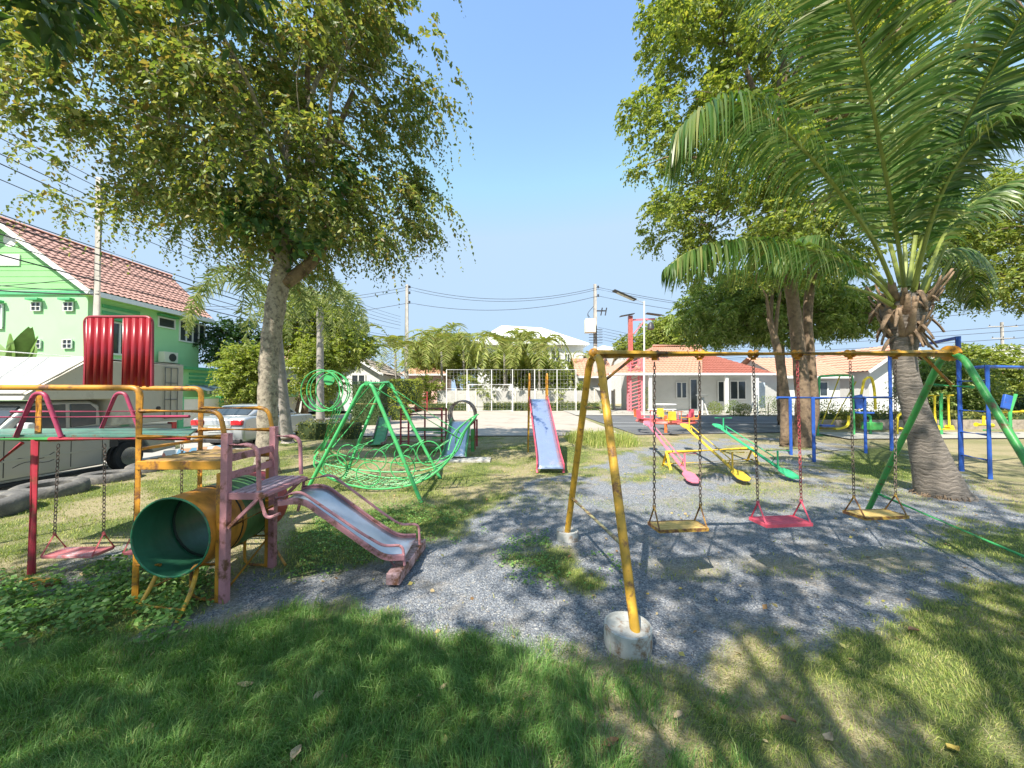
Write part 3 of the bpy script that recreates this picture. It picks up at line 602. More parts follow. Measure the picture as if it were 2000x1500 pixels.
yb = MB(); yb.bar(gr(48, 1147) + V((0, 0, .065)), gr(112, 1147) + V((0, 0, .062)), .04, .02); tag(yb.build("wooden_slat", yellow), "short yellow slat lying on the red plank", "slat")
# ---- green boat swing ------------------------------------------------------
bf = thing("boat_swing_set", (-2.35, 6.7, 0), "green pipe A-frames carrying the boat shaped swing", "swing set")
fa = at(718, 750, 6.0); ra = at(756, 748, 7.55)
f1, f2 = gr(594, 968), gr(823, 982); r1 = gr(672, 935); r2 = gr(860, 935)
def aframe(ap, p, q, m, r, parent, nm="leg"):
    for ft in (p, q):
        h = V((ft.x - ap.x, ft.y - ap.y, 0)).normalized()
        MB().tube(fillet([ap + V((0, 0, 0)), ap + h * .09 + V((0, 0, -.03)), ft], .16, 6), r, 10).build(nm, m, parent)
aframe(fa, f1, f2, bgreen, .031, bf); aframe(ra, r1, r2, bgreen, .031, bf)
MB().tube([fa + V((0, -.05, .01)), ra + V((0, .05, .01))], .036, 10).build("top_bar", bgreen, bf)
MB().tube([seg_y(fa, f1, 789), seg_y(fa, f2, 789)], .011, 8).build("brace", cream, bf)
MB().tube([seg_y(ra, r1, 789), seg_y(ra, r2, 789)], .011, 8).build("brace", darkm, bf)
bt = thing("swing_boat", (-2.3, 6.75, .1), "green wire swing boat with a ringed swan neck and curled bow", "swing boat")
YN, YFb = 6.35, 7.15
def hull(y, k=0.0):
    P = [(605, 888), (618, 915), (650, 937), (700, 951), (745, 955), (800, 948), (845, 928), (880, 893), (900, 850), (928, 812)]
    pts = [];
    for px, py in P:
        w = at(px, py, YN); pts.append(V((w.x, y, w.z)))
    return pts
def smooth(pts, n=4):
    out = []
    for i in range(len(pts) - 1):
        p0 = pts[max(0, i - 1)]; p1 = pts[i]; p2 = pts[i + 1]; p3 = pts[min(len(pts) - 1, i + 2)]
        for k in range(n):
            t = k / n; out.append(.5 * ((2 * p1) + (p2 - p0) * t + (2 * p0 - 5 * p1 + 4 * p2 - p3) * t * t + (3 * p1 - p0 - 3 * p2 + p3) * t ** 3))
    return out + [pts[-1]]
HN = smooth(hull(YN)); HF = smooth(hull(YFb)); mid = (YN + YFb) / 2
def taper(P, s):                                                        # gather both ends of the hull to the middle
    out = []
    for i, p in enumerate(P):
        u = i / (len(P) - 1); k = min(1, u / .12 + .35, (1 - u) / .22 + .02); out.append(V((p.x, mid + (p.y - mid) * k, p.z)))
    return out
HN2, HF2 = taper(HN, 1), taper(HF, 1)
for P in (HN2, HF2):
    MB().tube(P, .016, 8).build("keel_rail", bgreen, bt)
    up = [V((p.x, p.y, p.z + .30 * math.sin(math.pi * min(1, i / 28)))) for i, p in enumerate(P)]
    MB().tube(up[2:30], .012, 8).build("gunwale", bgreen, bt)
net = MB()
for i in range(1, 27): net.tube([HN2[i], HF2[i]], .007, 5)
for k in range(1, 8):
    net.tube([HN2[i].lerp(HF2[i], k / 8) + V((0, 0, -.02)) for i in range(1, 28)], .007, 5)
net.build("floor_mesh", paint("pale_green", (.22, .60, .27), .1), bt)
for y, cs in ((YN, ((655, 912), (720, 926), (787, 913), (838, 885))), (YFb, ((640, 905), (700, 915), (765, 905)))):
    for px, py in cs:
        c = at(px, py, YN); MB().ring((c.x, y - .012, c.z), (0, 1, 0), .205, .010, 26, 6).build("side_ring", bgreen, bt)
for px in (665, 720, 775, 830):                                         # bench backs
    c = at(px, 900, YN); s_ = MB()
    for y in (YN + .1, YFb - .1): s_.tube(fillet([(c.x, y, c.z - .05), (c.x + .12, y, c.z + .17), (c.x + .30, y, c.z + .27)], .1), .009, 6)
    for k in range(3): s_.tube([(c.x + .1 + k * .09, YN + .1, c.z + .13 + k * .06), (c.x + .1 + k * .09, YFb - .1, c.z + .13 + k * .06)], .009, 6)
    s_.build("bench", bgreen, bt)
hc = at(638, 763, mid)
for k, rr_ in ((-.16, .37), (-.05, .35), (.06, .37), (.16, .34)):
    MB().ring((hc.x + k * .22, mid + k, hc.z), (0.12, 1, 0), rr_, .011, 36, 6).build("neck_ring", bgreen, bt)
MB().tube([(hc.x + .05, mid - .02, hc.z + .20), (hc.x + .05, mid + .0, hc.z + .20)], .10, 20).build("eye_disc", bgreen, bt)
for k in (-.16, -.05, .06, .16):
    a = V((hc.x + .22, mid + k, hc.z - .30)); b_ = HN2[0].lerp(HF2[0], .5 + k); MB().tube([a, b_], .011, 6).build("neck_rod", bgreen, bt)
for ap, P in ((fa + V((0, .12, 0)), HN2), (ra + V((0, -.12, 0)), HF2)):
    for i, dz in ((2, .12), (31, .02)):
        MB().tube([V((ap.x, ap.y, ap.z - .02)), P[i] + V((0, 0, dz))], .014, 8).build("hanger_rod", bgreen, bt)
for P in (HN2, HF2):
    tip = P[-1]; MB().tube(smooth([P[28] + V((-.04, 0, .12)), P[31] + V((-.10, 0, .10)), P[34] + V((-.04, 0, .05)), tip + V((.02, 0, .0))]), .012, 6).build("bow_curl", bgreen, bt)
# ---- centre metal slide ----------------------------------------------------
cs = thing("slide", (.65, 9.2, 0), "tall straight metal slide with pink sides and yellow ladder rails", "slide")
ft, tp = gr(1075, 912, .12), at(1052, 780, 10.35)
chute(cs, [tp + V((-.0, .35, .0)), tp, tp.lerp(ft, .93), ft + V((0, -.05, -.03))], (.235, 0, 0), (.275, 0, 0), mat("blue_steel", (.38, .46, .62), .3, .6, var=.12, dirt=(.62, .55, .5), dirt_amt=.36, dscale=2.2), hotpink, pink, lip=.09)
for s in (-1, 1):
    MB().tube([(ft.x + s * .28, ft.y + .05, .12), (ft.x + s * .28, ft.y + .0, 0)], .022, 8).build("front_leg", hotpink, cs)
    MB().tube([(tp.x + s * .25 , tp.y + .1, tp.z), (tp.x + s * .29, tp.y + .1, 0)], .02, 8).build("support", yellow, cs)
    MB().tube(fillet([(tp.x + s * .25, tp.y + .05, tp.z - .1), (tp.x + s * .25, tp.y + .05, tp.z + .72), (tp.x + s * .25, tp.y + .40, tp.z + .72), (tp.x + s * .27, tp.y + .75, 0)], .10), .022, 8).build("ladder_rail", dyellow, cs)
for i in range(6):
    z = .22 + i * .24; MB().tube([(tp.x - .26, tp.y + .73 - z * .12, z), (tp.x + .26, tp.y + .73 - z * .12, z)], .014, 6).build("rung", yellow, cs)
# ---- seesaws ---------------------------------------------------------------
tr = thing("seesaw_trestle", gr(1385, 912), "low yellow pipe trestle carrying the three seesaw planks", "seesaw trestle")
pa, pb_ = gr(1302, 915), gr(1470, 905); pa.z = .36; pb_.z = .36
MB().tube([pa, pb_], .042, 10).build("pivot_bar", lemon, tr)
for p in (pa, pb_):
    for s in (-.22, .22): MB().tube([p, V((p.x, p.y + s, 0))], .03, 8).build("leg", lemon, tr)
    MB().tube([V((p.x, p.y - .18, .08)), V((p.x, p.y + .18, .08))], .018, 6).build("foot_brace", lemon, tr)
MB().tube([V((pa.x, pa.y, .1)), V((pb_.x, pb_.y, .1))], .015, 6).build("lower_bar", lemon, tr)
def seesaw(nr, fr_, m, lab):
    n_, f_ = V(nr), V(fr_); d = (f_ - n_).normalized(); s = d.cross(V((0, 0, 1))).normalized(); up = s.cross(d)
    t = thing("seesaw", V(((n_.x + f_.x) / 2, (n_.y + f_.y) / 2, 0)), lab, "seesaw", "seesaws on the yellow trestle")
    MB().tube([n_ + d * .35, f_ - d * .35], .034, 8).build("beam", m, t)
    MB().tube([n_ + d * .75 + up * .16, f_ - d * .75 + up * .16], .013, 6).build("guide_rail", m, t)
    for e, dd in ((n_, d), (f_, -d)):
        o_ = [(0, .05), (.10, .115), (.40, .115), (.52, .04)]
        pl_ = [e + dd * a + s * b + up * .03 for a, b in o_] + [e + dd * a - s * b + up * .03 for a, b in reversed(o_)]
        MB().prism(pl_, up * -.018).build("seat", m, t)
        c = e + dd * .62; MB().tube([c, c + V((0, 0, .34))], .018, 8).build("handle_post", m, t)
        MB().tube([c + V((0, 0, .34)) - s * .22, c + V((0, 0, .34)) + s * .22], .013, 8).build("handle_bar", m, t)
        MB().tube([c + dd * .25, c + dd * .12 + up * .16], .01, 6).build("rail_post", m, t)
    return t
seesaw(gr(1358, 945, .05), at(1262, 824, 10.9), paint("rose_paint", (.80, .19, .27), .03), "pink seesaw plank, leftmost on the yellow trestle")
seesaw(gr(1458, 941, .06), at(1334, 829, 10.8), lemon, "yellow seesaw plank in the middle of the trestle")
seesaw(gr(1555, 937, .06), at(1396, 829, 10.8), paint("jade_paint", (.05, .46, .20), .04), "green seesaw plank, rightmost on the trestle")
# ------------------------------------------------------------------ trees
rng = np.random.default_rng(11)
def unit(a): return a / (np.linalg.norm(a, axis=-1, keepdims=True) + 1e-9)
def leaf_mesh(name, P, D, U, size, width, m, parent, fold=.12, curl=.15):
    n = len(P); D = unit(D); S = unit(np.cross(D, U)); U = np.cross(S, D); s = size[:, None]; w = (size * width)[:, None]
    vv = np.stack([P, P + D * s * .45 - S * w * .5 + U * s * fold, P + D * s - U * s * curl, P + D * s * .45 + S * w * .5 + U * s * fold], 1).reshape(-1, 3)
    i = np.arange(n)[:, None] * 4; ff = np.concatenate([i + [0, 1, 2], i + [0, 2, 3]], 1).reshape(-1, 3)
    org = np.array(ORG[parent.name]) if parent is not None else np.zeros(3)
    me = np_mesh(name, vv - org, ff, 3); return link_mesh(name, me, m, parent, (0, 0, 0))
def foliage(C, Rr, center, parent, m, ns=20, L=.5, nl=12, size=.07, width=.45, droop=.5, out=.5, name="crown", flat=.75, pair=True, seed=0, sizevar=.35):
    r = np.random.default_rng(seed + 5); C = np.asarray(C); k = len(C); Rr = np.broadcast_to(Rr, (k,)); c = np.repeat(C, ns, 0); rr = np.repeat(Rr, ns)
    q = unit(r.normal(size=(k * ns, 3))) * np.array([1, 1, flat]); A = c + q * (rr * r.random(k * ns) ** .45)[:, None]
    D = unit(q * .8 + unit(c - np.asarray(center)) * out + r.normal(0, .35, (k * ns, 3))); Ls = L * r.uniform(.5, 1.25, k * ns)
    t = (np.arange(nl) + .5) / nl; T = t[None, :, None]
    pos = A[:, None] + D[:, None] * Ls[:, None, None] * T * (1 - droop * .35 * T) - np.array([0, 0, 1.]) * Ls[:, None, None] * droop * T ** 2
    tan = unit(D[:, None] * (1 - droop * .7 * T) - np.array([0, 0, 1.]) * 2 * droop * T)
    side = unit(np.cross(tan, np.array([0, 0, 1.]) + r.normal(0, .3, tan.shape))); sg = np.where(np.arange(nl) % 2, 1., -1.)[None, :, None]
    ld = unit(side * sg * .9 + tan * .55 + r.normal(0, .35, tan.shape) - np.array([0, 0, .25]))
    U = unit(np.array([0, 0, 1.]) + r.normal(0, .45, tan.shape))
    P = (pos + r.normal(0, .012, pos.shape)).reshape(-1, 3); s = size * r.uniform(1 - sizevar, 1 + sizevar, len(P)) * np.tile(1.1 - .5 * t, k * ns)
    return leaf_mesh(name, P, ld.reshape(-1, 3), U.reshape(-1, 3), s, width, m, parent)
def woody(trunk, rad, C, parent, m, majors=7, r0=None, seed=0, name="trunk", seg=10, thin=.012, start=.0):
    """tapered trunk, K limbs towards clump groups, twigs to every clump; one wooden mesh"""
    rd = random.Random(seed); mb = MB(); T = smooth([V(p) for p in trunk], 5) if len(trunk) > 2 else [V(p) for p in trunk]
    n = len(T); rads = list(np.interp(np.linspace(0, 1, n), np.linspace(0, 1, len(rad)), rad)); rads = [r * (1 + .07 * math.sin(i * 2.3)) for i, r in enumerate(rads)]
    mb.tube(T, rads, 16)
    Cs = [V(c) for c in C]; top = T[-1]; pts = []
    ch = [rd.choice(Cs)]
    while len(ch) < min(majors, len(Cs)): ch.append(max(rd.sample(Cs, min(len(Cs), 25)), key=lambda c: min((c - d).length for d in ch)))
    for e in ch:
        k = rd.randint(int(n * .78), n - 1); s = T[k]; e2 = s.lerp(e, .88); d = e2 - s; mid_ = s + d * .45 + V((rd.uniform(-.1, .1), rd.uniform(-.1, .1), .16)) * d.length
        path = smooth([s, s.lerp(mid_, .5) + V((0, 0, .04 * d.length)), mid_, mid_.lerp(e2, .55) + V((rd.uniform(-.05, .05), rd.uniform(-.05, .05), 0)) * d.length, e2], 4)
        ra = rads[-1] * rd.uniform(.5, .8) if r0 is None else r0 * rd.uniform(.7, 1.1)
        rs = [max(thin, ra * (1 - i / (len(path) - 1)) ** .8) for i in range(len(path))]; mb.tube(path, rs, 8)
        pts += [(p, rs[i]) for i, p in enumerate(path)][3:]
    PA = np.array([list(q[0]) for q in pts])
    for c in Cs:
        j_ = int(((PA - np.array(c)) ** 2).sum(1).argmin()); p, r_ = pts[j_]; d = c - p
        if d.length < .15: continue
        path = smooth([p, p + d * .5 + V((rd.uniform(-.12, .12), rd.uniform(-.12, .12), .08)) * d.length, c], 3)
        mb.tube(path, [max(.006, min(r_, .05) * (1 - .75 * i / (len(path) - 1))) for i in range(len(path))], 5)
    return mb.build(name, m, parent, angle=180)
def poly_clumps(px_poly, Y0, T, n, seed, mind, zmin=None):
    pts = [at(a, b, Y0) for a, b in px_poly]; P2 = [(p.x, p.z) for p in pts]; xs_ = [p[0] for p in P2]; zs_ = [p[1] for p in P2]; r = np.random.default_rng(seed)
    out = []; X_ = r.uniform(min(xs_), max(xs_), 7000); Z_ = r.uniform(min(zs_), max(zs_), 7000); k = inside(P2, X_, Z_); X_ = X_[k]; Z_ = Z_[k]
    E = np.clip(pdist(P2, X_, Z_) / (T * .8), 0, 1); Y_ = Y0 + r.uniform(-1, 1, len(X_)) * T * (.35 + .65 * np.sqrt(np.maximum(0, 1 - (1 - E) ** 2))); Q = np.stack([X_, Y_, Z_], 1); O = np.zeros((0, 3))
    for p in Q:
        if len(O) >= n: break
        if len(O) == 0 or ((O - p) ** 2).sum(1).min() > mind ** 2: O = np.vstack([O, p])
    out = O
    return np.array(out)
leaf_left = leafmat("olive_leaf", [(.075, .12, .04), (.12, .175, .05), (.18, .23, .08), (.09, .15, .045), (.25, .18, .08), (.16, .22, .07), (.31, .33, .11), (.26, .28, .16)], .36, .45, (2.0, 1.9, .7))
leaf_right = leafmat("fresh_leaf", [(.13, .19, .055), (.21, .27, .075), (.31, .35, .10), (.10, .16, .05), (.40, .39, .13)], .40, .45, (1.8, 1.8, .6))
leaf_mango = leafmat("glossy_leaf", [(.13, .20, .05), (.21, .29, .08), (.31, .38, .13), (.44, .49, .22)], .36, .35, (1.5, 1.6, .6))
leaf_far = leafmat("far_leaf", [(.17, .23, .055), (.26, .31, .07), (.36, .39, .10), (.20, .21, .07)], .4, .5, (1.5, 1.6, .6))
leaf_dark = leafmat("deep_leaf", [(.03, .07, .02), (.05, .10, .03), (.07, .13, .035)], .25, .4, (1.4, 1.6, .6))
# ---- the big tree behind the play structure
EL = [(140, 220), (85, 165), (120, 110), (160, 30), (190, -200), (700, -200), (745, 0), (775, 60), (780, 130), (800, 190), (812, 280), (812, 370), (780, 400), (740, 420), (700, 450), (650, 470), (600, 500), (560, 455), (500, 500), (455, 460), (400, 420), (300, 400), (240, 370), (180, 340), (150, 290), (175, 250)]
b0 = gr(521, 925)
tl = thing("tree", b0, "large tree with pale mottled trunk and drooping olive sprays left of the boat swing", "tree")
CL = poly_clumps(EL, 7.6, 2.6, 165, 3, .60)
tw = [b0 + V((0, 0, -.05)), b0 + V((.0, 0, .5)), at(523, 800, b0.y), at(526, 700, b0.y), at(538, 600, b0.y), at(548, 540, b0.y), at(560, 480, b0.y), at(575, 400, b0.y)]
wd = woody(tw, [.27, .205, .19, .185, .185, .195, .175, .14, .10], CL, tl, bark, majors=13, r0=.075, seed=4)
foliage(CL, .43, (b0.x, 7.6, 7), tl, leaf_left, ns=35, L=.70, nl=14, size=.125, width=.6, droop=.6, out=.9, seed=1)
VC = np.array([list(at(a, b_, 7.3 + .5 * math.sin(a))) for a, b_ in ((540, 420), (600, 400), (520, 360), (640, 380), (560, 470), (500, 400), (620, 450), (680, 400), (440, 380), (580, 340), (470, 430), (660, 330))])
foliage(VC, .3, (b0.x, 7.6, 5), tl, leafmat('broad_vine_leaf', [(.05, .12, .05), (.08, .17, .07), (.12, .22, .08), (.22, .20, .05)], .25, .4), ns=9, L=.3, nl=5, size=.24, width=.8, droop=.5, seed=5, name='vine_leaves')
# big limb forks of the main tree
lm = MB()
for pth, ra in (([(545, 560), (600, 520), (635, 470), (645, 420), (700, 330)], .15), ([(552, 520), (560, 430), (600, 340), (650, 270), (690, 180)], .13), ([(545, 520), (500, 420), (450, 380), (380, 350)], .09), ([(540, 480), (500, 300), (480, 200), (440, 80)], .13), ([(560, 400), (610, 300), (600, 150), (620, 0)], .09)):
    P = smooth([at(a, b_, b0.y + .12 * i) for i, (a, b_) in enumerate(pth)], 4); lm.tube(P, list(np.linspace(ra, ra * .35, len(P))), 10)
lm.build("limb", bark2, tl, angle=180)
# hanging strings at the lower fringe
fr_px = [(80, 330), (95, 430), (130, 420), (190, 440), (230, 430), (330, 470), (360, 470), (390, 500), (410, 440), (320, 430), (790, 400), (830, 470), (860, 430), (700, 480), (745, 500), (770, 480), (690, 470), (650, 480), (850, 300), (865, 210), (850, 250), (700, 430), (40, 210), (20, 150), (840, 110), (860, 10), (60, 250)]
FC = np.array([list(at(a, b_ - 35, 7.2 + .8 * math.sin(a))) for a, b_ in fr_px])
foliage(FC, .22, (b0.x, 7.6, 9), tl, leaf_left, ns=5, L=.8, nl=26, size=.095, width=.6, droop=.9, out=.7, name="hanging_sprays", seed=8)
# ---- the tall tree on the right
ER = [(1280, -170), (1290, 0), (1300, 70), (1265, 120), (1265, 165), (1235, 205), (1280, 245), (1290, 310), (1310, 350), (1275, 415), (1285, 440), (1340, 470), (1330, 520), (1300, 545), (1320, 560), (1400, 545), (1560, 540), (1700, 510), (1800, 460), (1900, 200), (1980, -170)]
b1 = gr(1562, 872)
tr_ = thing("tree", b1, "tall yellow green tree behind the coconut palm with a dark twin trunk", "tree")
CR = poly_clumps(ER, b1.y + .3, 3.2, 215, 5, .72)
woody([b1 + V((.1, 0, -.05)), b1 + V((.08, 0, .4)), at(1568, 780, b1.y), at(1556, 650, b1.y), at(1545, 560, b1.y), at(1530, 420, b1.y), at(1500, 250, b1.y + .3)], [.34, .25, .20, .18, .17, .15, .11], CR, tr_, bark2, majors=13, r0=.12, seed=6)
MB().tube(smooth([b1 + V((.42, .25, -.05)), at(1590, 800, b1.y + .2), at(1583, 700, b1.y + .2), at(1578, 600, b1.y + .2), at(1600, 450, b1.y + .2)], 5), [.15] * 6 + [.13] * 15, 10).build("trunk", bark2, tr_, angle=180)
foliage(CR, .62, (b1.x, b1.y, 6), tr_, leaf_right, ns=40, L=.55, nl=12, size=.17, width=.55, droop=.45, seed=2)
b2 = gr(1536, 872)
t2 = thing("tree", b2, "slim mottled trunk standing just left of the dark twin trunk", "tree")
C2 = np.array([list(at(1500 + 30 * math.sin(i * 2.1), 560 - 9 * i, b2.y - .3 + .4 * math.sin(i))) for i in range(9)])
woody([b2, at(1534, 790, b2.y), at(1522, 700, b2.y), at(1502, 620, b2.y)], [.19, .14, .12, .08], C2, t2, bark2, majors=4, r0=.06, seed=9); foliage(C2, .5, (9, 12, 4), t2, leaf_right, ns=16, L=.45, nl=10, size=.12, width=.4, droop=.4, seed=3)
# ---- generic trees
def tree(lab, base, px_poly, Y0, T, nc, mind, rad, m, group=None, ns=30, L=.6, nl=9, size=.2, width=.5, droop=.4, clr=.8, seed=1, bk=None, majors=6, lean=0):
    t = thing("tree", base, lab, "tree", group); C = poly_clumps(px_poly, Y0, T, nc, seed, mind); c = C.mean(0); b = V(base)
    top = V((c[0] * .6 + b.x * .4 + lean, b.y, C[:, 2].min() * .5 + c[2] * .5))
    woody([b, b.lerp(top, .4) + V((.05 * (seed % 3 - 1), 0, 0)), top], [rad * 1.25, rad, rad * .6], C, t, bk or bark2, majors=majors, r0=rad * .5, seed=seed)
    foliage(C, clr, c - np.array([0, 0, 1.]), t, m, ns=ns, L=L, nl=nl, size=size, width=width, droop=droop, seed=seed)
    return t
tree("dense round dark green tree in front of the white bungalow", (13.9, 19.0, 0), [(1345, 640), (1340, 600), (1370, 560), (1420, 545), (1500, 540), (1600, 555), (1700, 590), (1725, 625), (1690, 640), (1630, 650), (1560, 660), (1500, 668), (1430, 665), (1370, 660)], 19.5, 2.8, 150, .75, .2, leaf_mango, ns=30, L=.42, nl=9, size=.27, width=.33, droop=.6, clr=.55, seed=12, majors=9)
tree("broad tree at the right edge above the wires", (25.5, 17.5, 0), [(1850, 450), (1880, 400), (1960, 350), (2150, 280), (2300, 600), (2080, 590), (1990, 575), (1930, 590), (1880, 575), (1850, 530)], 16.5, 3, 120, .8, .3, leaf_right, ns=40, L=.6, nl=11, size=.2, droop=.5, clr=.8, seed=13, majors=9)
tree("leafy round tree rising behind the bungalow roof", (13.6, 42, 0), [(1265, 690), (1260, 650), (1280, 630), (1310, 622), (1335, 640), (1350, 690)], 41, 2.5, 60, 1.0, .25, leaf_far, size=.35, clr=1.1, seed=14)
tree("yellow green bush tree beside the pink lattice tower", (9.9, 42, 0), [(1225, 690), (1210, 680), (1215, 660), (1240, 668), (1260, 670), (1262, 690)], 41, 1.5, 18, .9, .15, leaf_far, size=.3, clr=.9, seed=15)
tree("tree behind the small white house left of the court", (-14.6, 26, 0), [(560, 680), (565, 610), (600, 590), (650, 600), (690, 640), (715, 680), (700, 700), (600, 705)], 27, 2.5, 80, .9, .2, leaf_far, size=.3, clr=1.0, seed=16)
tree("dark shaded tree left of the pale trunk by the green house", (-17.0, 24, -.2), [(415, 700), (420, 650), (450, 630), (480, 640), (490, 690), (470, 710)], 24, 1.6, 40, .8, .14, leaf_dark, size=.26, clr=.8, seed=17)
tree("light green garden tree by the green house fence", (-14.5, 20.5, -.2), [(455, 790), (452, 730), (470, 690), (500, 680), (520, 720), (515, 780)], 20, 1.0, 46, .55, .09, leaf_far, size=.2, clr=.6, seed=18)
tree("flowering garden tree behind the grey palm trunk", (-13.5, 23, 0), [(590, 760), (588, 700), (620, 670), (650, 690), (660, 740), (640, 770)], 24, 1.2, 40, .7, .1, leaf_far, size=.22, clr=.7, seed=19)
tree("leafy tree left of the white hip roof", (-6.3, 47, 0), [(800, 715), (800, 690), (835, 668), (865, 662), (900, 672), (925, 675), (935, 690), (930, 720), (870, 730)], 47, 3, 90, 1.2, .25, leaf_far, size=.4, clr=1.3, seed=20)
tree("low leafy tree in front of the white house behind the court", (2.6, 43, 0), [(960, 740), (960, 705), (985, 690), (1040, 695), (1080, 712), (1110, 722), (1110, 742), (1050, 752)], 43, 2.5, 90, 1.1, .2, leaf_far, size=.38, clr=1.2, seed=21)
tree("dark bushy tree behind the blue climbing frame", (24.0, 20.5, 0), [(1800, 790), (1790, 740), (1810, 715), (1850, 710), (1880, 730), (1900, 760), (1890, 800), (1840, 815)], 20, 1.5, 70, .55, .12, leaf_mango, size=.18, clr=.6, seed=22)
tree("yellowish tree beside the warehouse roof", (36, 28, 0), [(1885, 720), (1890, 690), (1920, 680), (1950, 695), (1945, 730), (1970, 740), (1960, 765), (1900, 760)], 28, 2, 50, .8, .14, leaf_far, size=.28, clr=.8, seed=23)
# ---- overhead shade tree, standing behind the camera
SV = np.array([.44, .67, -1.0]); sh = []
rs_ = np.random.default_rng(5)
def shade(poly, n, h0, h1, mind=.35):
    xs_ = [p[0] for p in poly]; ys_ = [p[1] for p in poly]; c = 0; loc = []
    X_ = rs_.uniform(min(xs_), max(xs_), n * 30); Y_ = rs_.uniform(min(ys_), max(ys_), n * 30); k = inside(poly, X_, Y_)
    for x, y in zip(X_[k], Y_[k]):
        if c >= n: break
        if any((x - a) ** 2 + (y - b_) ** 2 < mind ** 2 for a, b_ in loc): continue
        loc.append((x, y)); h = rs_.uniform(h0, h1); sh.append([x - SV[0] * h, y - SV[1] * h, h]); c += 1
shade([(-4.5, .2), (-4.4, 2.5), (-2.6, 2.9), (-1.2, 2.75), (.9, 2.4), (.9, .2)], 62, 5.2, 6.8, .33)
shade([(.9, .3), (1.0, 2.3), (2.2, 2.35), (3.0, 1.9), (2.0, .3)], 8, 5.4, 7.0, .4)
shade([(2.4, 2.3), (3.6, 1.3), (4.2, 1.9), (4.2, 2.6)], 4, 5.6, 7.0, .35)
shade([(.2, 3.0), (.35, 5.0), (1.6, 5.05), (3.2, 4.6), (3.3, 5.7), (5.0, 5.4), (5.6, 3.6), (4.4, 2.9), (3.4, 2.6), (1.2, 2.6)], 78, 6.4, 8.0, .38)
shade([(-2.4, 3.6), (-2.0, 5.0), (-1.0, 6.1), (.4, 7.6), (1.2, 7.6), (.9, 6.2), (.3, 5.0), (.2, 3.6), (-.8, 3.9), (-1.0, 2.9), (-2.1, 2.8)], 56, 7.6, 9.2, .42)
shade([(-6.2, 3.4), (-6.0, 3.9), (-3.4, 3.8), (-2.4, 2.9), (-3.4, 2.6)], 16, 5.5, 6.6, .38)
shade([(-3.7, 3.0), (-3.3, 3.8), (-2.0, 3.7), (-2.0, 3.0)], 7, 5.6, 6.8, .4)
shade([(5.2, 4.0), (5.6, 6.6), (7.6, 9.6), (12, 10.2), (13, 7.0), (9, 5.4), (7.5, 3.8)], 62, 8.8, 11.0, .65)
SC = np.array(sh)
st_ = thing("tree", (-1.2, -3.4, 0), "broad dark tree whose overhanging leaves show only at the top left corner", "tree")
vis = np.array([list(at(a, b_, Y_)) for a, b_, Y_ in ((20, 0, 1.9), (60, -10, 2.0), (110, 5, 2.1), (150, -20, 2.2), (400, -25, 2.2), (440, -20, 2.3))])
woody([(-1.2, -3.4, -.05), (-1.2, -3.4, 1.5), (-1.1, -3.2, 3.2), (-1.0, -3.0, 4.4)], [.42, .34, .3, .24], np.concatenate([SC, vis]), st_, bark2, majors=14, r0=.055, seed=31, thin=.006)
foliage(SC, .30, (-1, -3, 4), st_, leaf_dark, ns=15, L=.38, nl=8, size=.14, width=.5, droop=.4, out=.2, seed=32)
foliage(vis, .10, (-1, -3, 4), st_, leaf_dark, ns=6, L=.22, nl=7, size=.15, width=.36, droop=.6, out=.2, seed=33, name="hanging_leaves")
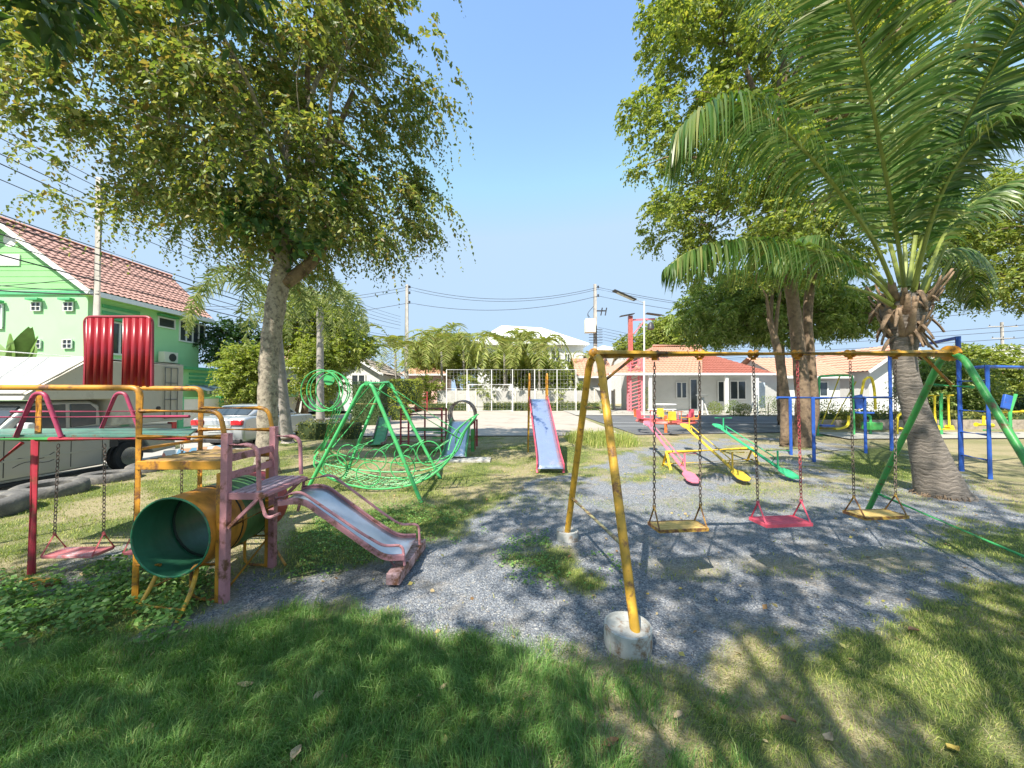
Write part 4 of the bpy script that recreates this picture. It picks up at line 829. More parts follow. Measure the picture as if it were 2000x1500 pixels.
# ------------------------------------------------------------------ palms
pal_m = leafmat("coconut_leaflet", [(.05, .115, .025), (.075, .155, .035), (.11, .19, .05), (.19, .25, .08), (.09, .16, .06), (.32, .32, .12)], .38, .33, (1.6, 1.7, .5))
fox_m = leafmat("foxtail_leaflet", [(.12, .17, .06), (.19, .24, .08), (.27, .30, .12), (.36, .37, .16)], .34, .4, (1.4, 1.5, .6))
fan_m = leafmat("small_palm_leaflet", [(.17, .22, .055), (.25, .30, .08), (.36, .39, .12), (.24, .21, .08)], .35, .45, (1.4, 1.4, .6))
def frond(path, parent, m, L=.8, n=90, w=.032, grav=.45, plume=False, r=.02, stem=.16, seed=0, sm=stalk, fwd=.55, nm="frond"):
    rd = np.random.default_rng(seed); P = smooth([V(p) for p in path], 10); P_ = np.array([list(p) for p in P]); k = len(P_)
    o = MB().tube(P, list(np.linspace(r, r * .2, k)), 6).build(nm, sm, parent)
    t = np.linspace(stem, .995, n); t = np.repeat(t, 4 if plume else 2) + (rd.normal(0, .004, n * (4 if plume else 2))); t = np.clip(t, 0, .999)
    f = t * (k - 1); i = np.clip(f.astype(int), 0, k - 2); q = P_[i] + (P_[i + 1] - P_[i]) * (f - i)[:, None]; tan = unit(P_[i + 1] - P_[i])
    up = np.array([0, 0, 1.]); side = unit(np.cross(tan, up)); nrm = np.cross(side, tan)
    if plume:
        a = rd.uniform(0, 2 * np.pi, len(t)); d = side * np.cos(a)[:, None] + nrm * np.sin(a)[:, None]
    else:
        sg = np.tile([1., -1.], n)[:, None]; d = side * sg + nrm * .18
    ll = L * np.clip(np.sin(np.pi * np.clip((t - stem) / (1 - stem), 0, 1) ** .75) ** .55, .18, 1) * rd.uniform(.85, 1.1, len(t))
    d = unit(d + tan * (fwd + .12 * np.sin(t * 37 + seed))[:, None] + rd.normal(0, .11, d.shape)); ll = ll * np.where(rd.random(len(t)) < .06, .55, 1); wv = unit(np.cross(d, np.cross(d, up) + rd.normal(0, .2, d.shape) + 1e-3)) if plume else unit(nrm * .55 + tan * .8 + rd.normal(0, .15, d.shape))
    seg = 4; pts = []
    for j in range(seg + 1):
        s = j / seg; pts.append(q + d * (ll * s)[:, None] * (1 - grav * .35 * s) - up * (ll * grav * s ** 2)[:, None])
    ww = [.6, 1, .95, .65, .04]; vv = []
    for j in range(seg + 1): vv += [pts[j] - wv * w * .5 * ww[j], pts[j] + wv * w * .5 * ww[j]]
    vv = np.stack(vv, 1).reshape(-1, 3); b = np.arange(len(t))[:, None] * (2 * seg + 2)
    ff = np.concatenate([b + [2 * j, 2 * j + 1, 2 * j + 3, 2 * j + 2] for j in range(seg)], 1).reshape(-1, 4)
    me = np_mesh("leaflets", vv - np.array(ORG[parent.name]), ff, 4); return link_mesh("leaflets", me, m, o, (0, 0, 0))
cpb = gr(1838, 968); cp_ = thing("coconut_palm", cpb, "coconut palm with a swollen ringed trunk and huge arching fronds", "palm")
cm, nt, b = nodes("ringed_palm_trunk"); L = nt.links.new
tcn = N(nt, "ShaderNodeTexCoord"); wv_ = N(nt, "ShaderNodeTexWave", Scale=4.2, Distortion=9.0, Detail=4.0); wv_.bands_direction = 'Z'; wv_.inputs["Detail Scale"].default_value = 1.6; L(tcn.outputs["Object"], wv_.inputs[0])
ns = N(nt, "ShaderNodeTexNoise", Scale=7.0, Detail=9.0, Roughness=.75); mp = N(nt, "ShaderNodeMapping"); mp.inputs[3].default_value = (.9, .9, 6.5); L(tcn.outputs["Object"], mp.inputs[0]); L(mp.outputs[0], ns.inputs[0])
r1_ = ramp(nt, wv_.outputs[0], [(0, (.18, .155, .13)), (.10, (.215, .185, .155)), (.5, (.25, .215, .18)), (1, (.22, .19, .165))]); r2_ = ramp(nt, ns.outputs[0], [(.38, (.22, .2, .18)), (.46, (.9, .9, .9)), (.7, (1.0, 1.0, 1.0))])  # tones darkened throughout, standing in for tree shade on the trunk
mu = N(nt, "ShaderNodeMix", data_type='RGBA', blend_type='MULTIPLY'); mu.inputs[0].default_value = .85; L(r1_.outputs[0], mu.inputs[6]); L(r2_.outputs[0], mu.inputs[7]); L(mu.outputs[2], b.inputs["Base Color"]); b.inputs["Roughness"].default_value = .95
ad = N(nt, "ShaderNodeMath", operation='MULTIPLY_ADD'); L(wv_.outputs[0], ad.inputs[0]); ad.inputs[1].default_value = .3; L(ns.outputs[0], ad.inputs[2]); bp = N(nt, "ShaderNodeBump", Strength=1.0, Distance=.018); L(ad.outputs[0], bp.inputs["Height"]); L(bp.outputs[0], b.inputs["Normal"])
TP = [(1842, 972, .36), (1836, 955, .31), (1820, 905, .25), (1803, 850, .195), (1785, 790, .165), (1770, 730, .150), (1766, 690, .150), (1766, 655, .20), (1766, 625, .27), (1765, 600, .30), (1765, 575, .25)]
pt = [at(a, b_, cpb.y) for a, b_, r_ in TP]; pt[0].z = -.05; PTs = smooth(pt, 10); rr_ = np.interp(np.linspace(0, len(TP) - 1, len(PTs)), range(len(TP)), [q[2] for q in TP])
rr_ = [r_ * (1 + .03 * ((i * .9) % 1) - .012 + (.05 * math.sin(i * 1.7) if i < 6 else 0)) for i, r_ in enumerate(rr_)]
MB().tube(PTs, rr_, 28).build("trunk", cm, cp_, angle=60)
rt_ = random.Random(9); rtm = MB()
for i in range(90):                                                     # fibrous roots around the foot
    a = rt_.uniform(0, 6.28); d = V((math.cos(a), math.sin(a), 0)); p0 = V((cpb.x, cpb.y, 0)) + d * .29 + V((0, 0, rt_.uniform(.01, .08))); l = rt_.uniform(.04, .13)
    rtm.tube([p0, p0 + d * l * .6 + V((0, 0, -.02)), p0 + d * l + V((rt_.uniform(-.04, .04), rt_.uniform(-.04, .04), -.12))], [.010, .008, .003], 5)
rtm.build("roots", bark2, cp_, angle=180)
rd = random.Random(3); hb = V(pt[-2])
for i in range(105):                                                     # old leaf bases and fibre around the crown
    a = i * 2.4; h = rd.uniform(-.55, .22); rr0 = .19 + .12 * max(0, min(1, (h + .35) / .5)); d = V((math.cos(a), math.sin(a), 0)); s = hb + d * rr0 + V((0, 0, h)); sd = V((-d.y, d.x, 0))
    l = rd.uniform(.14, .48); w_ = rd.uniform(.03, .085); dn = rd.choice([1, 1, 1, -.9]); e = s + d * l * rd.uniform(.25, .7) + V((0, 0, l * dn * .9)); mid_ = (s + e) / 2 + d * .05
    MB().grid(lambda u, v: (s * (1 - u) ** 2 + mid_ * 2 * u * (1 - u) + e * u * u) + sd * (v - .5) * 2 * w_ * (1 - u * .7) + d * (-.05 * abs(v - .5)), 5, 3).build("leaf_base", husk, cp_, angle=180, solid=.012)
FR = [([(1768, 572, 6.0), (1755, 480, 5.8), (1722, 300, 5.2), (1690, 140, 4.7), (1655, 0, 4.3), (1600, -160, 3.9)], 1.0, .22, .30),
      ([(1752, 580, 6.0), (1705, 470, 5.7), (1620, 350, 5.3), (1540, 262, 5.0), (1475, 212, 4.9), (1410, 200, 4.85), (1350, 232, 4.85), (1318, 275, 4.9)], 1.02, .98, .30),
      ([(1745, 590, 6.0), (1705, 545, 5.9), (1630, 503, 5.7), (1530, 474, 5.5), (1430, 470, 5.3), (1350, 490, 5.2), (1300, 525, 5.2)], .66, .98, .30),
      ([(1785, 575, 5.9), (1815, 440, 5.5), (1862, 300, 5.1), (1920, 170, 4.7), (1985, 50, 4.3), (2060, -60, 4.0)], .95, .30, .24),
      ([(1795, 580, 6.1), (1850, 450, 6.2), (1925, 380, 6.3), (2020, 350, 6.3), (2120, 390, 6.3)], .8, .6, .26),
      ([(1760, 560, 6.3), (1715, 400, 6.6), (1640, 230, 6.8), (1560, 90, 7.0), (1480, -20, 7.1), (1400, -80, 7.1)], 1.0, .4, .26),
      ([(1775, 560, 6.2), (1800, 380, 6.6), (1840, 180, 7.0), (1890, 20, 7.3), (1960, -100, 7.5)], 1.0, .3, .24),
      ([(1790, 580, 6.3), (1835, 500, 6.9), (1875, 490, 7.4), (1900, 530, 7.8), (1905, 600, 8.0)], .6, 1.0, .3),
      ([(1750, 570, 6.3), (1690, 440, 7.0), (1610, 330, 7.6), (1530, 260, 8.0), (1450, 240, 8.2)], .95, .7, .28),
      ([(1782, 570, 5.9), (1830, 400, 5.3), (1900, 280, 4.9), (1990, 220, 4.6), (2080, 230, 4.4)], .8, .5, .26),
      ([(1772, 565, 6.4), (1760, 380, 7.2), (1740, 220, 8.0), (1700, 120, 8.8)], 1.0, .4, .26),
      ([(1755, 578, 6.1), (1690, 520, 6.3), (1620, 470, 6.5), (1560, 470, 6.7), (1510, 520, 6.8)], .6, .9, .3),
      ([(1778, 560, 6.3), (1850, 330, 6.6), (1950, 180, 6.9), (2060, 130, 7.1)], .9, .45, .24)]
for i, (pth, Lf, gv, stm) in enumerate(FR): frond([at(*q) for q in pth], cp_, pal_m, L=Lf * 1.08, n=135, w=.038, grav=min(1, gv * 1.25), r=.034, stem=stm * .68, seed=i)
for q in ([(1800, 590, 6.1), (1835, 545, 6.0), (1862, 500, 5.9)], [(1797, 590, 5.95), (1820, 540, 5.8), (1848, 478, 5.7)], [(1748, 600, 6.0), (1705, 575, 5.9), (1650, 558, 5.8)], [(1752, 590, 6.2), (1722, 545, 6.3), (1690, 500, 6.4)]):
    MB().tube(smooth([at(*p) for p in q], 4), list(np.linspace(.038, .014, 9)), 8).build("cut_stalk", stalk, cp_)
def palm(base, crown_px, Yc, lab, group, m, nf=9, FL=2.2, L=.45, tr=.1, plume=True, n=34, w=.03, seed=0, tm_=None, updir=.5, droopf=1.0):
    t = thing("palm_tree", base, lab, "palm", group); c = at(crown_px[0], crown_px[1], Yc); b = V(base); rd = random.Random(seed)
    MB().tube(smooth([b, b.lerp(c, .35) + V((0, 0, 0)), b.lerp(c, .8), c], 5), list(np.interp(np.linspace(0, 1, 16), [0, .1, .7, .85, 1], [tr * 1.4, tr, tr * .8, tr * .9, tr * .5])), 12).build("trunk", tm_ or greybark, t)
    for i in range(nf):
        a = i * 2 * math.pi / nf + rd.uniform(-.2, .2); d = V((math.cos(a), math.sin(a), 0)); el = rd.uniform(.15, 1.0) * updir + .25; l = FL * rd.uniform(.85, 1.1)
        P = [c, c + d * l * .28 + V((0, 0, l * .33 * el * 1.4)), c + d * l * .62 + V((0, 0, l * (.45 * el * 1.2 - .05 * droopf))), c + d * l * .88 + V((0, 0, l * (.32 * el - .28 * droopf))), c + d * l * .98 + V((0, 0, l * (.1 * el - .55 * droopf)))]
        frond(P, t, m, L=L, n=n, w=w, grav=.25, plume=plume, r=.025, stem=.12, seed=seed * 20 + i)
    return t
palm(gr(562, 866), (535, 592), 11.9, "foxtail palm partly hidden behind the pale mottled trunk", "foxtail palms", fox_m, nf=10, FL=2.5, L=.42, tr=.17, seed=2, n=46, w=.035, updir=.6)
palm((-10.3, 19.9, 0), (625, 600), 19.9, "foxtail palm whose grey trunk shows through the swan neck rings", "foxtail palms", fox_m, nf=10, FL=2.9, L=.5, tr=.2, seed=3, n=44, w=.05)
for i, (px, py, Yp, fl, lab) in enumerate(((772, 690, 36, 3.4, "small palm leftmost in the row behind the court"), (862, 686, 38, 3.2, "small palm second from the left behind the court"), (905, 682, 41, 2.8, "small palm in front of the left end of the white hip roof"),
        (985, 690, 37, 3.0, "small palm behind the ladder rails of the centre slide, left one"), (1052, 694, 37, 2.8, "small palm just right of the centre slide ladder"), (1018, 675, 45, 2.6, "palm crown showing against the white hip roof"))):
    palm((at(px + 3, 780, Yp).x, Yp, 0), (px, py), Yp, lab, "small palms behind the court", fan_m, nf=14, FL=fl * 1.25, L=1.15, tr=.13, plume=False, n=34, w=.12, seed=10 + i, updir=.9)
for px_, Yp, r_, h_, lab_ in ((745, 34.6, 1.3, 2.6, "bushy shrub left of the small palms"), (830, 36.5, 1.5, 3.2, "bushy shrub between the left palms"), (925, 37, 1.6, 3.4, "bushy shrub behind the left goal post"), (1090, 37, 1.4, 3.2, "bushy shrub right of the centre slide"), (1130, 37.2, 1.0, 2.4, "smaller shrub near the right end of the court fence")):
    sb = thing("shrub", (at(px_, 780, Yp).x, Yp, 0), lab_, "shrub"); q_ = rng.normal(size=(14, 3)) * [r_ * .5, r_ * .4, h_ * .22] + [at(px_, 780, Yp).x, Yp, h_ * .55]
    foliage(q_, .6, (at(px_, 780, Yp).x, Yp, .5), sb, leaf_far, ns=26, L=.5, nl=8, size=.24, width=.5, droop=.3, seed=int(px_), name="foliage")
palm(V((9.2, 41, 0)), (1148, 700), 41, "slender small palm beside the bungalow roof", "small palms behind the court", fan_m, nf=7, FL=2.0, L=.6, tr=.14, plume=False, n=20, w=.08, seed=30)
# banana plant by the truck
bn = thing("banana_plant", (-20.6, 13.8, -.2), "banana plant with upright torn leaves in front of the green wall", "plant")
ban_m = mat("banana_leaf", (.16, .28, .06), .45, var=.3, scale=3)
for i, (ax_, ay_, tx, ty) in enumerate(((20, 735, 20, 640), (25, 735, 60, 628), (30, 735, 75, 645), (10, 735, -20, 650), (15, 735, 5, 700), (20, 735, 68, 665))):
    a = at(ax_, ay_, 13.8); e = at(tx, ty, 13.4 + .2 * i); sd = V((.7, .7, 0)) if i % 2 else V((1, -.3, .1))
    MB().grid(lambda u, v: a.lerp(e, u) + sd * (v - .5) * .62 * math.sin(math.pi * min(1, u * .75 + .2)) + V((0, 0, -.25 * u * u + .12 * abs(v - .5))), 12, 4).build("leaf", ban_m, bn, angle=180)
MB().tube([bn.location, at(20, 735, 13.8)], [.16, .1], 10).build("stem", ban_m, bn)
# ------------------------------------------------------------------ hedges and clipped shrubs
hedge_core = mat("hedge_core", (.045, .07, .02), .95, var=.4)
def hedge(x0, x1, y0, y1, z0, z1, lab, m=None, size=.06, dens=160, cat="hedge", rz=0, nm="hedge", stem=None):
    c = V(((x0 + x1) / 2, (y0 + y1) / 2, z0)); t = thing(nm, c, lab, cat)
    if stem: MB().tube([(c.x, c.y, 0), (c.x, c.y, z0 + .1)], stem, 8).build("trunk", bark2, t)
    q = .05; MB().bx(x0 + q, x1 - q, y0 + q, y1 - q, max(0, z0 - .05) if not stem else z0, z1 - q).build("core", hedge_core, t)
    A = 2 * ((x1 - x0) * (z1 - z0) + (y1 - y0) * (z1 - z0)) + (x1 - x0) * (y1 - y0); n = int(A * dens); r = np.random.default_rng(int(abs(x0 * 100) + z1 * 10))
    u = r.uniform(0, 1, (n, 3)); f = r.integers(0, 5, n); w = np.array([(y1 - y0) * (z1 - z0)] * 2 + [(x1 - x0) * (z1 - z0)] * 2 + [(x1 - x0) * (y1 - y0)]); f = r.choice(5, n, p=w / w.sum())
    u[f == 0, 0] = 0; u[f == 1, 0] = 1; u[f == 2, 1] = 0; u[f == 3, 1] = 1; u[f == 4, 2] = 1
    P = np.array([x0, y0, z0]) + u * np.array([x1 - x0, y1 - y0, z1 - z0]) + r.normal(0, .03, (n, 3)); nn = np.zeros((n, 3)); nn[f == 0, 0] = -1; nn[f == 1, 0] = 1; nn[f == 2, 1] = -1; nn[f == 3, 1] = 1; nn[f == 4, 2] = 1
    P[:, 2] += (vnoise(P[:, 0], P[:, 1], .4, 3) - .5) * .12 * u[:, 2]
    leaf_mesh("leaves", P, nn * .5 + r.normal(0, .8, (n, 3)), nn + r.normal(0, .5, (n, 3)), size * r.uniform(.6, 1.4, n), .7, m or leaf_far, t)
lime_m = leafmat("lime_leaf", [(.25, .32, .04), (.36, .40, .05), (.45, .45, .06)], .3, .5, (1.3, 1.3, .5))
oliv_m = leafmat("hedge_leaf", [(.15, .18, .045), (.24, .25, .07), (.33, .31, .11)], .3, .5)
hedge(-7.7, -5.6, 13.2, 14.0, 0, .62, "clipped olive hedge right of the grey palm trunk", oliv_m)
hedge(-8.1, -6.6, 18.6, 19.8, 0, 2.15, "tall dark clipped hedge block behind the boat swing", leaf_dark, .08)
hedge(-7.6, -5.8, 22.6, 24.0, .95, 2.45, "lime yellow mushroom clipped shrub behind the boat swing", lime_m, .09, cat="shrub", nm="clipped_shrub", stem=.12)
hedge(-7.3, -6.1, 21.9, 22.5, 0, .8, "lime low shrub below the mushroom clipped one", lime_m, .08, cat="shrub", nm="clipped_shrub")
hedge(-2.6, 8.0, 33.6, 34.4, 0, .75, "long low clipped hedge along the far side of the court", oliv_m, .1, 70)
hedge(-9, -4, 34.0, 34.6, 0, .7, "short low hedge at the far left of the court", oliv_m, .1, 70)
hedge(13.9, 36, 17.3, 17.9, .0, .72, "rough planted bank behind the exercise machines", oliv_m, .12, 120)
hedge(22, 36, 19.6, 20.3, .0, 1.45, "dark hedge behind the exercise machines at right", leaf_dark, .12, 90)
def shrub(c, r, h, m, lab, n=900, size=.09, cat="shrub"):
    t = thing("shrub", V(c), lab, cat); rg = np.random.default_rng(int(abs(c[0] * 37 + c[1] * 11)) + 1); q = unit(rg.normal(size=(n, 3))); P = np.array(c) + q * np.array([r, r, h / 2]) * (rg.random((n, 1)) ** .35) + [0, 0, h / 2]
    leaf_mesh("leaves", P, q + rg.normal(0, .6, (n, 3)), rg.normal(0, .5, (n, 3)) + [0, 0, 1], size * rg.uniform(.6, 1.4, n), .5, m, t)
    MB().tube([V(c), V(c) + V((0, 0, h * .6))], .03, 6).build("stem", bark2, t); return t
for i, (px, Yp, r_, h, m_, lab) in enumerate(((1395, 27.5, .55, 1.0, leaf_right, "round potted shrub by the white planter table"), (1432, 26.4, .6, 1.1, leaf_mango, "bush at the foot of the porch post"), (1452, 26.0, .5, .9, oliv_m, "thin rose bush by the lane edge"),
      (1500, 26.2, 1.0, 1.5, leaf_mango, "dark bush under the branching trunk"), (1530, 26.0, .7, 1.3, leaf_mango, "leafy bush right of the white ladder"), (1180, 29, .6, 1.2, leaf_far, "bush left of the pink lattice tower"),
      (1262, 29.5, .6, 2.2, leaf_far, "tall leafy shrub beside the pink lattice tower"), (1620, 19, .8, 1.3, leaf_mango, "bush behind the swinging exercise machine"), (1700, 20, .9, 1.2, leaf_far, "variegated bush left of the palm trunk"),
      (1660, 17, .5, .8, oliv_m, "dry shrub on the planted bank"), (455, 19, .7, 1.5, oliv_m, "reddish shrub behind the green fence"), (640, 24.5, .5, 1.0, leaf_far, "shrub beside the small white house gate"))):
    shrub(((px - 1000) / FPX * Yp, Yp, 0), r_, h, m_, lab)
# ------------------------------------------------------------------ roofs and houses
def tiles(name, col, dark=.55):
    return mat(name, col, .75, var=.18, scale=3, bump=.2, bscale=30, dirt=sc(col, dark), dirt_amt=.36, dscale=2)
terra = tiles("terracotta_tile", (.44, .25, .20)); orange_t = tiles("orange_tile", (.54, .29, .20)); shaded_orange_t = tiles("shaded_orange_tile", (.30, .10, .07))  # the last one is orange tile with shade put into its colour
def tile_roof(mb, e0, e1, r1, r0, tw=.3, cl=.34, amp=.035):
    """corrugated tile slope: eave e0->e1, ridge r0->r1"""
    e0, e1, r0, r1 = map(V, (e0, e1, r0, r1)); W = (e1 - e0).length; H = ((r0 + r1) / 2 - (e0 + e1) / 2).length; nrm = (e1 - e0).cross(r0 - e0).normalized(); nrm = nrm if nrm.z > 0 else -nrm
    nu = max(6, min(260, int(W / tw) * 6)); nc = max(2, int(H / cl)); k = W / tw
    def f(u, j):
        v = min(1, (j // 2 + (j % 2) * .96) / nc); return e0.lerp(e1, u).lerp(r0.lerp(r1, u), v) + nrm * (amp * max(-.35, math.sin(2 * math.pi * u * k)) + (0 if j % 2 else .05))
    b = len(mb.v); rows = 2 * nc
    for i in range(nu + 1):
        for j in range(rows): mb.v.append(f(i / nu, j))
    for i in range(nu):
        for j in range(rows - 1):
            a = b + i * rows + j; mb.f.append((a, a + rows, a + rows + 1, a + 1))
def window(parent, c, w, h, ax, nrm, panes=(2, 2), fr=.06, frm=None, shade_=None, nm="window"):
    c = V(c); ax = V(ax); nrm = V(nrm); up = V((0, 0, 1)); f = MB()
    for i in range(panes[0] + 1): x = -w / 2 + w * i / panes[0]; f.bar(c + ax * x - up * h / 2 + nrm * .03, c + ax * x + up * h / 2 + nrm * .03, fr, .05)
    for j in range(panes[1] + 1): z = -h / 2 + h * j / panes[1]; f.bar(c - ax * (w / 2 + fr / 2) + up * z + nrm * .034, c + ax * (w / 2 + fr / 2) + up * z + nrm * .034, .05, fr * .95)
    o = f.build(nm, frm or white_paint, parent); MB().prism([c - ax * w / 2 - up * h / 2, c + ax * w / 2 - up * h / 2, c + ax * w / 2 + up * h / 2, c - ax * w / 2 + up * h / 2], nrm * .012).build("pane", glass, o)
    if shade_: MB().box(c + up * (h / 2 + .12) + nrm * .12, (abs(ax.x) * (w + .14) + abs(nrm.x) * .2, abs(ax.y) * (w + .14) + abs(nrm.y) * .2, .09)).build("hood", shade_, o)
    return o
mint = mat("mint_render", (.40, .72, .38), .85, var=.06, scale=1, bump=.1); mintd = mat("dark_green_trim", (.10, .42, .20), .7, var=.15); mintm = mat("mid_green_board", (.28, .60, .25), .75, var=.08, scale=1)
gh = thing("house", (-21.5, 20, -.22), "two storey mint green house with a terracotta tile roof at the left", "house")
XE, XR, ZE, ZR, YG, YH = -18.3, -22.6, 6.15, 9.35, 15.9, 22.6; XW = -18.85; YW = 16.35; YRR = 24.3
slope = (ZR - ZE) / (XE - XR)
MB().bx(-26.3, XW, YW, 22.2, -.22, ZE + (XE - XW) * slope - .16).build("wall", mint, gh)
zt = lambda x: ZR - abs(x - XR) * slope - .12
MB().prism([(XW - .02, YW + .01, zt(XW)), (XR, YW + .01, zt(XR)), (-26.2, YW + .01, zt(-26.2))], (0, 5.8, 0)).build("gable_wall", mintm, gh)
bd = MB()
for i in range(11):
    z = ZE + .15 + i * .27; hw = (ZR - .25 - z) / slope
    if hw > .1: bd.bx(XR - hw, XR + hw, YW - .03, YW + .008, z, z + .25)
bd.build("gable_boards", mintm, gh)
rf = MB(); tile_roof(rf, (XE, YG, ZE), (XE, YH, ZE), (XR, YRR, ZR), (XR, YG, ZR), .27, .36, .04); rf.build("roof", terra, gh)
rf = MB(); tile_roof(rf, (XR * 2 - XE, YG, ZE), (XR * 2 - XE, YH, ZE), (XR, YRR, ZR), (XR, YG, ZR), .5, .6, .03); rf.build("roof", terra, gh)
rt = MB(); rt.tube([(XR, YG - .05, ZR + .05), (XR, YRR + .05, ZR + .05)], .11, 8); rt.build("ridge_cap", terra, gh)
fa_ = MB(); fa_.bar((XE + .02, YG, ZE - .12), (XE + .02, YH, ZE - .12), .05, .22); fa_.bar((XE, YG + .0, ZE - .12), (XR, YG + .0, ZR - .12), .06, .2); fa_.bar((2 * XR - XE, YG, ZE - .12), (XR, YG, ZR - .12), .06, .2); fa_.build("fascia", white_paint, gh)
so = MB(); so.quad((XE, YG + .05, ZE - .2), (XE, YH - .05, ZE - .2), (XW - .1, YH - .05, ZE - .18), (XW - .1, YG + .05, ZE - .18)); so.build("soffit", mat("pale_green_soffit", (.45, .70, .25), .8), gh)
tv = MB(); c = at(20, 468, YW - .04); tv.tube([c, c + V((0, .03, 0))], .32, 28); tv.build("round_vent", white_paint, gh)
c = at(15, 508, YW - .05); MB().box(c, (1.1, .05, .5)).build("sign_board", white_paint, gh)
c = at(0, 637 - 84, YW - .06)
MB().bx(-26.3, XW + .04, YW - .07, YW - .005, ZE - .12, ZE + .05).build("string_course", mintd, gh)
for px, py in ((72, 599), (135, 599), (72, 672), (133, 672)):
    c = at(px, py, YW - .03); window(gh, c, .40, .38, (1, 0, 0), (0, -1, 0), (2, 2), .026, shade_=mintd if py < 620 else None)
c = at(-12, 618, YW - .03); window(gh, c, .8, 1.05, (1, 0, 0), (0, -1, 0), (2, 1), .07, shade_=mintd)
def sidept(px, py):                                                   # a point on the side wall
    Y_ = XW * FPX / (px - 1000); return V((XW, Y_, at(px, py, Y_).z))
c = sidept(322, 631); window(gh, c, .95, .5, (0, 1, 0), (1, 0, 0), (1, 1), .07, shade_=mintd)
c = sidept(373, 650); c.x += .0; window(gh, c, 1.7, 1.15, (0, 1, 0), (1, 0, 0), (4, 1), .08)
c = sidept(230, 662); window(gh, c, .9, 1.5, (0, 1, 0), (1, 0, 0), (2, 1), .09, shade_=mintd)
for z in (5.6, 5.3): MB().bx(XW - .02, XW + .06, 16.9, 18.6, z, z + .16).build("wall_band", mintd, gh)
sidew = MB()
MB().bx(XW, XW + 1.0, 19.9, 23.4, -.22, 2.95).build("lower_wall", mint, gh); MB().bx(XW, XW + 1.2, 19.6, 23.6, 2.95, 3.1).build("ledge", mintd, gh)
for i in range(4): MB().bx(XW + 1.0, XW + 1.05, 20.4, 23.0, 2.0 + i * .22, 2.12 + i * .22).build("louvre_band", mintd, gh)
ac = V((XW + .32, 19.9, 3.62)); t = thing("air_conditioner", ac, "white air conditioner unit on the side wall of the green house", "air conditioner")
MB().box(ac + V((0, 0, -.05)), (.34, .80, .58)).build("casing", offwhite, t, bevel=.02); MB().tube([ac + V((.17, .06, -.05)), ac + V((.19, .06, -.05))], .21, 20).build("fan_grille", darkm, t); MB().bx(XW, XW + .5, 19.4, 20.4, 3.2, 3.26).build("bracket", darkm, t)
aw = thing("awning", (XW + 1.7, 22, 2), "striped grey and white awning on the green house", "awning")
aw_m, nt, b = nodes("awning_stripes"); tcn = N(nt, "ShaderNodeTexCoord"); w_ = N(nt, "ShaderNodeTexWave", Scale=1.1); w_.bands_direction = 'Y'; nt.links.new(tcn.outputs["Object"], w_.inputs[0]); r_ = ramp(nt, w_.outputs[0], [(.48, (.75, .75, .73)), (.52, (.22, .22, .23))]); nt.links.new(r_.outputs[0], b.inputs[0])
MB().grid(lambda u, v: (XW + 1.0 + 1.2 * v, 20.2 + 3.6 * u, 2.1 - .35 * v + .03 * math.sin(u * 60)), 60, 2).build("canopy", aw_m, aw, solid=.02); MB().bx(XW + 2.17, XW + 2.2, 20.2, 23.8, 1.6, 1.77).build("valance", aw_m, aw)
grey_t = tiles("dark_shed_tile", (.26, .13, .13))
lt = MB(); tile_roof(lt, (-15.6, 24.0, 2.2), (-15.6, 28.0, 2.2), (-18.7, 28.0, 3.3), (-18.7, 24.0, 3.3), .4, .5); lth = thing("house", (-17, 26, -.2), "low lean-to with a dark maroon roof behind the green house", "shed"); lt.build("roof", grey_t, lth); MB().bx(-18.6, -16.0, 24.2, 27.8, -.2, 2.2).build("wall", mint, lth)
fn = thing("garden_wall", (-14.9, 19, -.22), "white panelled garden wall with green posts along the lane", "wall")
for i in range(6):
    y = 11.8 + i * 2.35; MB().bx(-15.1, -14.86, y, y + .26, -.22, 1.50).build("post", mintd, fn)
    MB().bx(-15.04, -14.92, y + .26, y + 2.35, -.22, 1.38).build("panel", offwhite, fn); MB().bx(-15.06, -14.9, y + .26, y + 2.35, 1.38, 1.46).build("coping", mintm, fn)
MB().bx(-15.07, -14.88, 11.8, 25.9, -.2, .12).build("base_band", mintd, fn)
gate = thing("gate", (-15.0, 10.0, -.2), "white and rust pipe railing beyond the camper roof", "railing")
for z in (2.30, 2.55, 2.72): MB().tube([(-17.2, 10.6 + z * .3, z + .35), (-12.6, 12.6, z + .02)], .03, 6).build("rail", white_paint if z != 2.30 else paint("rust_pipe", (.4, .14, .09), .2), gate)
for x in (-16.6, -15.4, -14.2, -13.0): MB().tube([(x, 11.6 + (x + 17) * .3, -.2), (x, 11.6 + (x + 17) * .3, 2.85)], .035, 6).build("upright", white_paint, gate)
# ---- bungalow --------------------------------------------------------------
bw = thing("bungalow", (11.5, 32, 0), "white bungalow with a porch and an orange tile roof, shade painted into its right half, behind the lane", "house")
def hp3(px, py, Y): return at(px, py, Y)
YF_, YB_ = 28.6, 36
ax0, ax1 = at(1190, 730, YF_).x, at(1515, 730, YF_).x; zE = 3.15
MB().bx(ax0 + 3.4, ax1 - .6, 30.6, 37, 0, 3.3).build("wall", white_wall, bw)
MB().bx(ax0 + .1, ax1 - .1, YF_ + .1, YF_ + .3, 3.0, 3.22).build("porch_beam", white_paint, bw)
MB().bx(ax0 - .2, ax1 - 1.0, YF_ + .1, 30.6, .06, .2).build("porch_floor", concrete, bw)
for px in (1190, 1270, 1419, 1478): x = at(px, 760, YF_ + .2).x; MB().bx(x - .11, x + .11, YF_ + .1, YF_ + .32, 0, 3.0).build("porch_column", white_paint, bw)
rA0, rA1 = at(1275, 676, 33), at(1372, 676, 33); xm = at(1372, 730, YF_).x
